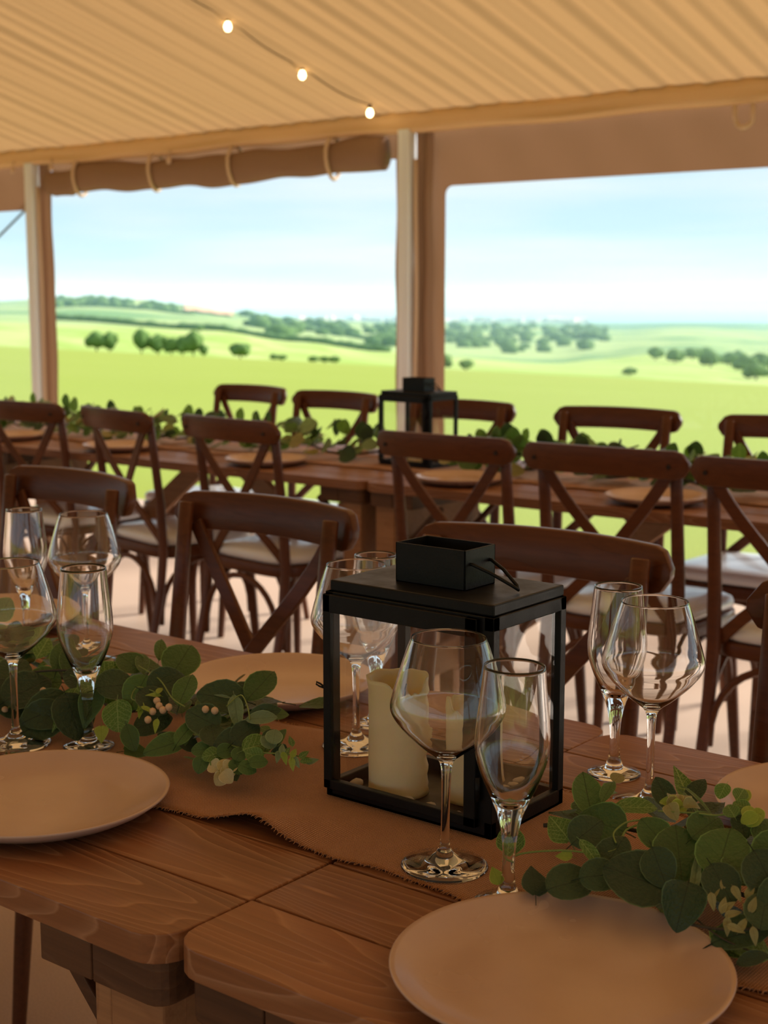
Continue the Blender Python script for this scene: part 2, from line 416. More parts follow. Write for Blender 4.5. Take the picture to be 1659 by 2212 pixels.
def soft_beam(name, y, z0, z1, th):
    b = MB(); n = 300; rows = []
    for i in range(n + 1):
        x = X0 + (X1 - X0) * i / n
        dz = .006 * math.sin(x * 2.1) + .004 * math.sin(x * 7.3); dy = .006 * math.sin(x * 5.1 + 1)
        prof = [(y - th / 2, z1), (y - th / 2 - .012, z0 + (z1 - z0) * .6), (y - th / 2 - .004 + dy, z0 + (z1 - z0) * .35), (y - th / 2 - .012, z0 + .02), (y - th / 2 + .01, z0), (y + th / 2, z0), (y + th / 2, z1)]
        b.v += [(x, yy, zz + dz) for yy, zz in prof]
    m = 7
    for i in range(n):
        for j in range(m):
            b.f.append((i * m + j, (i + 1) * m + j, (i + 1) * m + (j + 1) % m, i * m + (j + 1) % m)); b.m.append(0)
    return b.build(name, M['hem'], smooth=True)
struct(soft_beam('trim_1', 5.98, 2.085, 2.19, .05), 'fabric covered eave beam along the open side')
struct(soft_beam('trim_2', -5.98, 2.085, 2.19, .05), 'fabric covered eave beam along the back')

def wall_panel(name, xa, xb, y, z0, z1, win, thick=.004, wrinkle=.008):
    """cloth wall panel with a rounded window hole; win=(x0,x1,z0,z1) or None"""
    b = MB()
    if win:
        inner = rrect(win[0], win[1], win[2], win[3], .045, 5)
        n = len(inner)
        cx, cz = (win[0] + win[1]) / 2, (win[2] + win[3]) / 2
        def outer(p, q):
            # push the hole's outline to the panel rectangle
            x, z = p; hw, hh = (win[1] - win[0]) / 2, (win[3] - win[2]) / 2
            u, w = (x - cx) / hw, (z - cz) / hh
            X = (xa if u < 0 else xb) if abs(u) > .985 and abs(u) >= abs(w) - .03 else cx + u * hw
            Z = (z0 if w < 0 else z1) if abs(w) > .97 else cz + w * hh
            if abs(w) > .97 and abs(u) > .985 - .02: X = xa if u < 0 else xb
            return (x + (X - x) * q, z + (Z - z) * q)
        # densify the straight runs so the cloth can ripple
        dense = []
        for i in range(n):
            a, c = inner[i], inner[(i + 1) % n]; L = math.hypot(c[0] - a[0], c[1] - a[1]); s = max(1, int(L / .06))
            for j in range(s): dense.append((a[0] + (c[0] - a[0]) * j / s, a[1] + (c[1] - a[1]) * j / s))
        qs = [0, .2, .5, .8, 1.0]; nd = len(dense)
        for q in qs:
            for p in dense:
                x, z = outer(p, q)
                ry = wrinkle * (math.sin(x * 17 + z * 9) + .6 * math.sin(x * 31 - z * 14)) * math.sin(PI * min(1, q)) * 1.2
                b.v.append((x, y + ry, z))
        for i in range(len(qs) - 1):
            for j in range(nd):
                b.f.append((i * nd + j, i * nd + (j + 1) % nd, (i + 1) * nd + (j + 1) % nd, (i + 1) * nd + j)); b.m.append(0)
    else:
        nx_, nz_ = int((xb - xa) / .05), 14
        for i in range(nx_ + 1):
            for j in range(nz_ + 1):
                x, z = xa + (xb - xa) * i / nx_, z0 + (z1 - z0) * j / nz_
                b.v.append((x, y + .02 * math.sin(x * 9 + .6 * math.sin(z * 2)) + .008 * math.sin(x * 23 + z), z))
        for i in range(nx_):
            for j in range(nz_):
                q = i * (nz_ + 1) + j; b.f.append((q, q + nz_ + 1, q + nz_ + 2, q + 1)); b.m.append(0)
    o = b.build(name, M['wallcloth'], smooth=True)
    return o

wall = empty('wall_front'); struct(wall, 'cloth marquee wall with clear window panels on the field side')
def window_bay(xa, xb, wx0, wx1, wz1):
    o = wall_panel('cloth_panel', xa, xb, YW + .06, 0.0, 2.14, (wx0, wx1, .015, wz1)); o.parent = wall
    g = MB(); g.add([(wx0 - .01, YW + .069, .01), (wx1 + .01, YW + .069, .01), (wx1 + .01, YW + .069, wz1 + .01), (wx0 - .01, YW + .069, wz1 + .01)], [(0, 1, 2, 3)])
    p = g.build('window_pane', M['pvc'], wall); return o
window_bay(-4.50, -1.60, -4.385, -1.70, 1.815)
window_bay(-10.56, -7.62, -10.45, -7.735, 1.815)
window_bay(-1.50, 1.42, -1.40, 1.32, 1.815)
window_bay(1.52, 4.44, 1.62, 4.34, 1.815)
# plain cloth header left above the open bay
o = wall_panel('cloth_header', -7.52, -4.63, YW + .075, 1.97, 2.14, None); o.parent = wall
# back and ends
def plain_wall(name, pts_fn, label):
    b = MB(); n, m = 160, 12
    for i in range(n + 1):
        for j in range(m + 1): b.v.append(pts_fn(i / n, j / m))
    for i in range(n):
        for j in range(m):
            q = i * (m + 1) + j; b.f.append((q, q + m + 1, q + m + 2, q + 1)); b.m.append(0)
    return struct(b.build(name, M['wallcloth'], smooth=True), label)
back = empty('wall_back'); struct(back, 'cloth marquee wall behind the near table')
for i, (xa, xb) in enumerate(zip([X0] + POLES[:-1], POLES)):
    o = wall_panel('cloth_panel', xa + .03, xb - .03, -6.06, 0, 2.14, (xa + .09, xb - .09, .02, 2.05)); o.parent = back  # unseen bays, opened almost fully to let in more neutral daylight
    pass
def end_wall(x):
    def fn(u, w):
        y = -6 + 12 * u; top = EAVE + SL * (6 - abs(y)); z = w * top
        return (x + .03 * math.sin(y * 8), y, z)
    return fn
def gable(name, x, label):
    e = empty(name); struct(e, label)
    sgn = -1 if x < 0 else 1
    for ya in (-6, -3, 0, 3):
        o = wall_panel('cloth_panel', ya + .03, ya + 2.97, -x - sgn * .05, 0, 2.14, (ya + .14, ya + 2.86, .22, 1.9)); o.parent = e; o.rotation_euler = (0, 0, PI / 2)
        g = MB(); xx = x + sgn * .059; g.add([(xx, ya + .13, .21), (xx, ya + 2.87, .21), (xx, ya + 2.87, 1.91), (xx, ya + .13, 1.91)], [(0, 1, 2, 3)]); g.build('window_pane', M['pvc'], e)
    g = MB(); g.add([(x, -6, 2.12), (x, 6, 2.12), (x, 6, EAVE), (x, 0, EAVE + SL * 6), (x, -6, EAVE)], [(0, 1, 2, 3, 4)]); g.build('gable_cloth', M['wallcloth'], e)
gable('wall_left', X0, 'cloth gable wall with clear windows at the left end of the marquee')
gable('wall_right', X1, 'cloth gable wall with clear windows at the right end of the marquee')

# aluminium leg poles with gathered wall edges
pole_labels = {-7.59: 'pale aluminium marquee pole between the hazy window and the open bay',
               -4.57: 'pale aluminium marquee pole with gathered cloth behind the black lantern'}
for px in POLES[1:5]:
    lab = pole_labels.get(px, 'pale aluminium marquee pole standing between two clear windows')
    e = empty('marquee_pole', (px, YW - .01, 0)); tag(e, lab, 'pole', 'marquee leg poles')
    g = MB(); g.box(-.035, .035, -.05, .05, 0, 2.1); sh = g.build('shaft', M['alu'], e, bevel=.006)
    g = MB(); g.box(-.012, .012, -.056, -.049, .02, 2.08); g.build('track', M['alu'], e)
    g = MB(); g.box(-.09, .09, -.09, .09, 0, .012); g.build('foot_plate', M['alu'], e, bevel=.003)
    def drape(name, xc, w, seed, y0=.03):
        g = MB(); n = 40; c = 10
        for i in range(n + 1):
            z = 2.09 * i / n
            for j in range(c + 1):
                u = j / c - .5
                x = xc + u * (w + .006 * math.sin(z * 5 + seed)) + .004 * math.sin(z * 11 + seed * 2)
                g.v.append((x, y0 + .016 * math.sin(u * 2 * PI * 1.6 + seed + .3 * math.sin(z * 2)), z + .004))
        for i in range(n):
            for j in range(c):
                q = i * (c + 1) + j; g.f.append((q, q + 1, q + c + 2, q + c + 1)); g.m.append(0)
        return g.build(name, M['rollcloth'], e, smooth=True)
    drape('cloth_edge', -.07, .075, 1.0)
    drape('cloth_edge', .085, .10, 2.3, .02)
    g = MB(); g.tube([(.058 + .004 * math.sin(z * 6), -.012, z) for z in [i * .15 for i in range(14)]], .011, 8); g.build('pull_cord', M['cord'], e, smooth=True)

# wall sheet rolled up over the open bay, held by cord ties
e = empty('rolled_wall_sheet', (-6.08, 5.99, 0)); tag(e, 'brown wall sheet rolled up under the eave above the open bay', 'rolled sheet')
g = MB(); n = 70; m = 14
for i in range(n + 1):
    x = -1.36 + 2.72 * i / n
    if i < 3: r = .06 + .01 * i
    else: r = .085 + .006 * math.sin(x * 6) + .004 * math.sin(x * 17)
    zc = 1.995 - (.012 if x > -1.1 else .035) - .012 * math.cos(x * 1.6) - .006 * math.sin(x * 9)
    for j in range(m):
        a = 2 * PI * j / m; k_ = 1 + .05 * math.sin(3 * a + x * 3) + .03 * math.sin(5 * a - x * 7)
        g.v.append((x, -.005 + .6 * r * k_ * math.cos(a), zc + r * k_ * math.sin(a)))
for i in range(n):
    for j in range(m):
        g.f.append((i * m + j, (i + 1) * m + j, (i + 1) * m + (j + 1) % m, i * m + (j + 1) % m)); g.m.append(0)
g.f.append(tuple(range(m))); g.f.append(tuple(n * m + j for j in range(m))); g.m += [0, 0]
g.build('cloth_roll', M['rollcloth'], e, smooth=True)
for px_, in [(165,), (328,), (500,), (712,)]:
    X = ony(px_, 350, 5.95).x + 6.08
    g = MB(); pts = []
    for j in range(17):
        a = 2 * PI * j / 16; pts.append((X + .006 * math.sin(a * 2), -.005 + .066 * math.cos(a), 1.985 + .108 * math.sin(a)))
    g.tube(pts, .011, 6, caps=False); g.build('cord_tie', M['cord'], e, smooth=True)
# toggles and a hanging loop under the eave
for (px_, py_, s) in [(110, 362, .012), (365, 347, .012), (28, 369, .012)]:
    P = ony(px_, py_, 5.93)
    g = MB(); g.lathe([(.004, -.02), (s, -.016), (s * 1.25, 0), (s, .016), (.004, .02)], 10); g.tube([(0, 0, .015), (0, .006, .035), (0, .01, .06)], .004, 5)
    tag(g.build('wooden_toggle', M['cord'], None, smooth=True, loc=P), 'small pale toggle hanging from the eave beam', 'toggle', 'toggles under the eave')
P = ony(1606, 262, 5.93)
g = MB(); pts = []
for j in range(15):
    a = PI * j / 14; pts.append((-.04 * math.cos(a), .008 * math.sin(3 * a), -.045 * math.sin(a) + .02))
pts = [(-.042, 0, .07)] + pts + [(.042, 0, .07)]
g.tube(pts, .011, 7)
tag(g.build('cord_loop', M['cord'], None, smooth=True, loc=P), 'pale cord loop hanging from the eave over the right window', 'cord')
# diagonal bracing wire outside the left window
g = MB(); a = Vector((-7.66, 6.12, 1.93)); d_ = (ony(0, 505, 6.12) - ony(45, 460, 6.12)); bb_ = a + d_ * ((.0 - a.z) / d_.z); g.tube([a, bb_], .009, 6)
tag(g.build('bracing_wire', M['twig']), 'dark diagonal bracing wire outside the hazy window', 'wire')

# festoon bulbs running up the rafter
bl = [(492, 53), (653, 158), (799, 240)]
def roofpt(p, drop=.035):
    d = ray(*p); s = (EAVE - drop + SL * 6 - CAMH) / (d.z + SL * d.y); return CAM + d * s
tops = [roofpt(p) for p in bl]
e = empty('festoon_light_string', tops[2]); tag(e, 'string of small warm bulbs along the pleated ceiling', 'string lights')
org = tops[2]
ext = [tops[0] + (tops[0] - tops[1]) * q for q in (3, 2, 1)]
allb = ext + tops; end = tops[2] + Vector((-.0, .10, -.035)); pts = []
for a, c in zip(allb, allb[1:] + [end]):
    for j in range(8):
        t = j / 8; p = a.lerp(c, t) - Vector((0, 0, .022 * math.sin(PI * t))) + Vector((0, 0, .03)); pts.append(p - org)
g = MB(); g.tube(pts, .0032, 5); g.build('cable', M['socket'], e, smooth=True)
for p in allb:
    q = p - org
    g = MB(); g.lathe([(.006, .036), (.009, .034), (.010, .012), (.007, .010)], 10); s_ = g.build('socket', M['socket'], e, smooth=True, loc=q)
    g = MB(); g.lathe([(.002, -.030), (.010, -.027), (.0155, -.017), (.0165, -.008), (.012, .004), (.008, .012)], 12); g.build('bulb', M['bulb'], e, smooth=True, loc=q)

# ------------------------------------------------------------------ landscape (heights in metres, from how far each field lies)
y3t = [(-600, 655), (0, 650), (100, 645), (200, 641), (300, 646), (400, 659), (500, 673), (580, 682), (650, 691), (830, 698), (950, 702), (1250, 707), (1350, 712), (1480, 705), (1600, 709), (1659, 714), (2300, 716)]
y2t = [(-600, 690), (0, 695), (120, 700), (450, 712), (640, 735), (830, 757), (950, 770), (1200, 785), (1300, 775), (1400, 765), (1480, 765), (1659, 790), (2300, 800)]
def drop(y): return math.tan(PITCH + math.atan((y - CY) / F))
def azpx(a):
    if abs(a) > R(25): return 2300.0 if a > 0 else -600.0
    return max(-600.0, min(2300.0, CX + F * math.tan(a) / math.cos(PITCH)))
def ground(d, a):
    x = azpx(a); ca = max(.55, math.cos(a))
    y1 = 748 + .052 * x
    ctrl = [(15, y1 + 190), (40, y1 + 72), (100, y1 + 28), (300, y1), (620, lerp_table(y2t, x)), (1500, lerp_table(y3t, x)), (4500, 697.0)]
    pts = [(3.0, -.06), (9.0, -.08)] + [(dd, CAMH - dd * ca * drop(yy)) for dd, yy in ctrl]
    if d <= 9: return -.07
    for (d0, z0), (d1, z1) in zip(pts, pts[1:]):
        if d <= d1:
            t = (math.log(d) - math.log(d0)) / (math.log(d1) - math.log(d0))
            # straight in space between the control points, softened a little
            tt = (d - d0) / (d1 - d0)
            return z0 + (z1 - z0) * (.75 * tt + .25 * t * tt)
    return pts[-1][1]
def adir(a): return Vector((-math.sin(YAW - a), math.cos(YAW - a), 0))
def terrain(name, d0, d1, nd, a0, a1, na, mat_, label):
    g = MB()
    for i in range(nd + 1):
        d = d0 * (d1 / d0) ** (i / nd)
        for j in range(na + 1):
            a = a0 + (a1 - a0) * j / na; p = adir(a) * d; g.v.append((p.x, p.y, ground(d, a)))
    for i in range(nd):
        for j in range(na):
            q = i * (na + 1) + j; g.f.append((q, q + 1, q + na + 2, q + na + 1)); g.m.append(0)
    return struct(g.build(name, mat_, smooth=True), label)
terrain('meadow', 2.5, 300, 60, -PI, PI, 260, M['grass'], 'bright lime green meadow sloping away from the marquee')
terrain('valley_fields', 300, 620, 24, R(-70), R(70), 260, M['strip'], 'pale yellow green fields beyond the boundary trees')
terrain('far_hills', 620, 1500, 40, R(-70), R(70), 300, M['hill'], 'hazy green hills with dark woodland patches')
terrain('coast_plain', 1500, 4500, 24, R(-70), R(70), 200, M['coast'], 'blue hazy wooded plain before the sea')
zsea = CAMH - 4500 * drop(697.0)
g = MB(); g.add([adir(a) * d + Vector((0, 0, zsea)) for d in (4450, 16000, 45000) for a in (R(-70), R(-35), 0, R(35), R(70))], [(i * 5 + j, i * 5 + j + 1, i * 5 + j + 6, i * 5 + j + 5) for i in range(2) for j in range(4)])
struct(g.build('sea', M['sea']), 'pale sea along the horizon')
def pxaz(x): return math.atan((x - CX) * math.cos(PITCH) / F)
def gpt(x, d):
    a = pxaz(x); p = adir(a) * d; return Vector((p.x, p.y, ground(d, a)))
# bare orange soil on the left hill: a strip lying on the slope
g = MB(); n = 16
for i in range(n + 1):
    x = 398 + 106 * i / n
    for d, o_ in ((1080, 1.5), (1470, 1.5)):
        p = gpt(x, d - 20 * math.sin(i * 1.3) - (70 if d > 1300 else 0) * (i / n)); g.v.append((p.x, p.y, p.z + o_))
for i in range(n): g.f.append((2 * i, 2 * i + 2, 2 * i + 3, 2 * i + 1)); g.m.append(0)
struct(g.build('bare_field', M['soil']), 'bare orange soil patch high on the far left hill')

def crown(g, c, rx, rz, seed, n=2):
    bm = bmesh.new(); bmesh.ops.create_icosphere(bm, subdivisions=n, radius=1)
    vs_ = []
    for v_ in bm.verts:
        p = v_.co.normalized(); k_ = 1 + .28 * mnoise.noise(p * 2.2 + Vector((seed, seed * .7, 0))) + .14 * mnoise.noise(p * 5 + Vector((seed, 0, seed)))
        vs_.append((c[0] + p.x * rx * k_, c[1] + p.y * rx * k_, c[2] + p.z * rz * k_))
    bm.verts.index_update(); fs = [tuple(v_.index for v_ in f.verts) for f in bm.faces]; bm.free()
    g.add(vs_, fs)
tree_protos = []
for q in range(4):
    rnd = random.Random(q); g = MB()
    crown(g, (0, 0, .55), .46, .42, q * 3.1)
    for i in range(5):
        a = 2 * PI * i / 5 + rnd.random(); crown(g, (.33 * math.cos(a), .33 * math.sin(a), .36 + .3 * rnd.random()), .26, .25, q * 7 + i)
    cm = g.mesh('crown'); cm.materials.append(M['tree']); cm.polygons.foreach_set('use_smooth', [True] * len(cm.polygons))
    g = MB(); g.tube([(0, 0, -.1), (.01, 0, .12), (.02, .01, .45)], [.05, .04, .02], 7); tm = g.mesh('trunk'); tm.materials.append(M['bark'])
    tree_protos.append((cm, tm))
def tree(x, d, wpx, hpx, label, group, q, name='field_tree'):
    p = gpt(x, d); W = wpx * d / F; Hh = hpx * d / F
    e = empty(name, p, random.random() * 6); tag(e, label, 'tree' if name == 'field_tree' else 'bush', group)
    cm, tm = tree_protos[q % 4]
    for nm, me in (('crown', cm), ('trunk', tm)):
        o = bpy.data.objects.new(nm, me); COL.objects.link(o); o.parent = e; o.scale = (W / 1.15, W / 1.15, Hh / .95)
for i, (x, w_) in enumerate([(205, 52), (233, 38)]): tree(x, 285, w_, 42, 'round green bush in the pair beside the marquee pole on the field edge', 'pair of field bushes', i, 'field_bush')
for i, (x, w_, h_) in enumerate([(303, 44, 52), (338, 46, 42), (368, 38, 38), (392, 40, 42), (415, 46, 54), (437, 24, 26)]): tree(x, 285, w_, h_, 'dark green tree in the row of trees on the field edge', 'row of trees on the field edge', i)
tree(517, 285, 50, 34, 'lone round green bush on the field edge right of the tree row', None, 2, 'field_bush')
for x, w_, h_ in [(590, 22, 14), (608, 24, 13)]: tree(x, 285, w_, h_, 'low dark shrub in the small pair on the field edge', 'low shrub pair', 1, 'field_bush')
for x, w_, h_ in [(677, 26, 14), (700, 26, 15), (722, 26, 17)]: tree(x, 285, w_, h_, 'low dark shrub in the short hedge on the field edge', 'short hedge shrubs', 3, 'field_bush')
tree(429, 560, 26, 16, 'small dark tree alone on the pale field behind the tree row', None, 0)
tree(958, 290, 44, 34, 'green bush half behind the central marquee pole', None, 1, 'field_bush')
tree(1008, 290, 36, 24, 'small dark green bush just right of the central marquee pole', None, 2, 'field_bush')
tree(1364, 320, 34, 18, 'small dark bush alone below the right hill', None, 0, 'field_bush')
rnd = random.Random(3)
for i, (x, d, w_, h_) in enumerate([(1420, 480, 40, 28), (1462, 440, 46, 30), (1500, 500, 42, 26), (1540, 420, 50, 34), (1580, 470, 44, 30), (1615, 400, 56, 38), (1650, 440, 52, 40), (1530, 560, 36, 24), (1600, 580, 40, 28), (1640, 340, 60, 34), (1690, 380, 60, 44)]):
    tree(x, d, w_, h_, 'dark green tree in the wood at the foot of the right hill', 'wood below the right hill', i)
# woods on the far hills: uncountable crowns
g = MB()
for i in range(260):
    z_ = rnd.random()
    if z_ < .3: x = rnd.uniform(100, 640); d = rnd.uniform(1000, 1350) if x < 400 else rnd.uniform(800, 1250)
    elif z_ < .8: x = rnd.uniform(820, 1310); d = rnd.uniform(700, 1450)
    else: x = rnd.uniform(560, 850); d = rnd.uniform(640, 1200)
    if 375 < x < 525 and d > 850: continue
    p = gpt(x, d); s_ = rnd.uniform(3.5, 7)
    crown(g, (p.x, p.y, p.z + s_ * .3), s_, s_ * .6, i, 1)
tag(g.build('distant_woodland', M['tree'], smooth=True), 'hazy blue green woodland covering the far valley', 'woodland', kind='stuff')
# hedge lines
g = MB()
for (xa, da, xb, db, n) in [(110, 700, 300, 640, 40), (300, 640, 830, 540, 90), (560, 900, 840, 760, 50), (120, 1050, 420, 1000, 50)]:
    for i in range(n):
        t = i / n; p = gpt(xa + (xb - xa) * t, da + (db - da) * t); s_ = rnd.uniform(1.6, 3.2); crown(g, (p.x, p.y, p.z + s_ * .3), s_ * 1.5, s_ * .6, i, 1)
tag(g.build('distant_hedgerows', M['tree'], smooth=True), 'thin dark hedgerows dividing the far fields', 'hedgerow', kind='stuff')
# far town: pitched-roof houses too many and too small to tell apart
g = MB()
for i in range(260):
    x = rnd.uniform(640, 1260); d = rnd.uniform(2600, 4300); p = gpt(x, d); w_, l_, h_ = rnd.uniform(7, 13), rnd.uniform(9, 26), rnd.uniform(5, 9)
    Mx = Matrix.Translation(p) @ Matrix.Rotation(rnd.random() * PI, 4, 'Z')
    g.box(-l_ / 2, l_ / 2, -w_ / 2, w_ / 2, -2, h_, Mx)
    g.add([Mx @ Vector(q) for q in ((-l_ / 2, -w_ / 2, h_), (l_ / 2, -w_ / 2, h_), (l_ / 2, w_ / 2, h_), (-l_ / 2, w_ / 2, h_), (-l_ / 2, 0, h_ + 3), (l_ / 2, 0, h_ + 3))], [(0, 1, 5, 4), (2, 3, 4, 5), (1, 2, 5), (3, 0, 4)])
tag(g.build('distant_town', M['house']), 'hazy grey town spread along the coast', 'town', kind='stuff')
# haze over the land
k = NT('air_haze'); k.t.nodes.remove(k.b)
vsn = k.n('VolumeScatter', Color=(.33, .55, .72), Density=.00036, Anisotropy=.0); k.t.links.new(vsn.outputs[0], k.out.inputs['Volume'])
g = MB(); g.box(-9000, 9000, 240, 9000, -120, 50); hz_ = g.build('air_haze', k.m); tag(hz_, 'thin blue haze lying over the far hills and sea', 'haze', kind='stuff')

# ------------------------------------------------------------------ tables
def wood_uv(o): return o
def trestle_table(x0, x1, y0, y1, label, group, big_brace=False, rad=.035, inset=(0, 0), far_in=.30):
    L = x1 - x0; cx = (x0 + x1) / 2
    e = empty('trestle_table', (cx, (y0 + y1) / 2, 0)); tag(e, label, 'table', group)
    n = 7; pw = (y1 - y0) / n; W = (y1 - y0)
    for i in range(n):
        ya = -W / 2 + i * pw; yb = ya + pw; gap = .0012
        c = [0, 0, 0, 0]
        if i == 0: c = [0, 0, 1, 1]
        if i == n - 1: c = [1, 1, 0, 0]
        dz = random.uniform(-.0006, .0006)
        g = MB(); g.prism(rrect(-L / 2 + .0015, L / 2 - .0015, -pw / 2 + gap, pw / 2 - gap, rad if any(c) else .001, 5, c), -.0135, .0135)
        g.build('plank', M['plank'], e, bevel=.0016, seg=2, loc=(random.uniform(-.0015, .0015), ya + pw / 2, T - .0135 + dz))
    for s in (-1, 1):
        for q in (0, 1):   # two battens side by side at each end
            w_ = .07 if q == 0 else .088
            xx = s * (L / 2 - (.012 + .088 / 2 if q else .012 + .088 + .002 + .035))
            g = MB(); g.prism(rrect(-w_ / 2, w_ / 2, -W / 2 + .012, W / 2 - .012, .018, 4, (1, 0, 0, 1) if (q and s > 0) else ((0, 1, 1, 0) if (q and s < 0) else (0, 0, 0, 0))), -.042, 0)
            g.build('end_batten', M['plank_edge'], e, bevel=.0018, loc=(xx, 0, T - .0275))
        for t in (-1, 1):
            xx = s * (L / 2 - .062 - inset[0 if s < 0 else 1]); yy = -(W / 2 - .075) if t < 0 else W / 2 - far_in
            g = MB(); g.box(-.034, .034, -.047, .047, 0, T - .0695); g.build('leg', M['leg'], e, bevel=.003, loc=(xx, yy, 0))
            g = MB(); g.bar((xx - s * .165, yy, T - .068), (xx - s * .03, yy, T - .205), .022, .016); g.build('corner_brace', M['plank_edge'], e, bevel=.0015)
        g = MB(); g.box(-.011, .011, -W / 2 + .03, W / 2 - far_in + .045, -.055, .055); g.build('cross_rail', M['leg'], e, bevel=.002, loc=(s * (L / 2 - .108), 0, .17))
        g = MB(); g.box(-.011, .011, -W / 2 + .03, W / 2 - far_in + .045, -.06, .06); g.build('cross_rail', M['leg'], e, bevel=.002, loc=(s * (L / 2 - .108), 0, T - .135))
        if big_brace:
            g = MB(); g.bar((s * (L / 2 - .13), -.02, .16), (s * .10, -.02, T - .05), .025, .07); g.build('long_brace', M['leg'], e, bevel=.002)
    return e
XJ = -.842
trestle_table(XJ - 1.83, XJ, .765, 1.528, 'rustic stained pine trestle table carrying the left garland', 'near banquet tables')
trestle_table(XJ, XJ + 1.83, .771, 1.516, 'rustic stained pine trestle table carrying the right garland', 'near banquet tables', inset=(.09, 0))
XK = -2.60
for xa, lab in ((XK - 3.66, 'far pine trestle table at the foot of the left pole'), (XK - 1.83, 'far pine trestle table between the left chairs and the second lantern'), (XK, 'far pine trestle table right of the second lantern')):
    trestle_table(xa, xa + 1.83, 3.19, 3.95, lab, 'far banquet tables', True, far_in=.38)

# ------------------------------------------------------------------ runners
def runner(name, x0, x1, y0, y1, label, hump):
    nx_ = int((x1 - x0) / .012); ny_ = 26
    def zf(x, y):
        z = .0022
        if hump:
            v_ = max(0, 1 - abs(x + .945 - (y - 1.0) * .45) / .075); edge = max(0, min(1, (1.10 - y) / .10))
            z += .016 * v_ * v_ * (3 - 2 * v_) * edge
            z += .004 * max(0, math.sin((x + .6) * 14 + y * 9)) * edge * (1 if -1.02 < x < -.80 else 0)
            z += .003 * max(0, math.sin(x * 9 + 2)) * max(0, (y - 1.24) / .05)
        else: z += .0004 * (1 + math.sin(x * 11 + y * 5))
        return z
    def edgey(x, s): return .004 * math.sin(x * 13 + s) + .0035 * math.sin(x * 31 + 2 * s) + .002 * math.sin(x * 77)
    g = MB()
    for i in range(nx_ + 1):
        x = x0 + (x1 - x0) * i / nx_
        for j in range(ny_ + 1):
            t = j / ny_; y = y0 + (y1 - y0) * t + edgey(x, 0) * (1 - t) + edgey(x, 2) * t
            g.v.append((x, y, T + zf(x, y)))
    for i in range(nx_):
        for j in range(ny_):
            q = i * (ny_ + 1) + j; g.f.append((q, q + ny_ + 1, q + ny_ + 2, q + 1)); g.m.append(0)
    e = empty(name, ((x0 + x1) / 2, (y0 + y1) / 2, T)); tag(e, label, 'table runner')
    o = g.build('cloth', M['jute'], e, smooth=True); o.location = -Vector(e.location)
    md = o.modifiers.new('thickness', 'SOLIDIFY'); md.thickness = .0014; md.offset = 1
    rr = random.Random(5); g = MB()
    step = .0022 if hump else .006
    for s, yy in ((0, y0), (2, y1)):
        x = x0 if not hump else max(x0, -1.9)
        xe = x1 if not hump else min(x1, .2)
        while x < xe:
            y = yy + edgey(x, s); z = T + zf(x, y) + .0012; sg = -1 if s == 0 else 1
            l_ = rr.uniform(.002, .0065); dx = rr.uniform(-.004, .004)
            g.tube([(x, y - sg * .001, z), (x + dx * .5, y + sg * l_ * .6, z + rr.uniform(-.0005, .0018)), (x + dx, y + sg * l_, z - rr.uniform(0, .0012))], [.0006, .0006, .0003], 3, caps=False)
            x += step * rr.uniform(.5, 1.5)
    f = g.build('frayed_fringe', M['thread'], e, smooth=True); f.location = -Vector(e.location); f['kind'] = 'stuff'
    return e
runner('jute_runner', -2.66, .95, .990, 1.287, 'brown woven jute runner with frayed edges on the near tables', True)
runner('jute_runner', -5.2, -.85, 3.435, 3.745, 'brown jute runner along the far banquet tables', False)

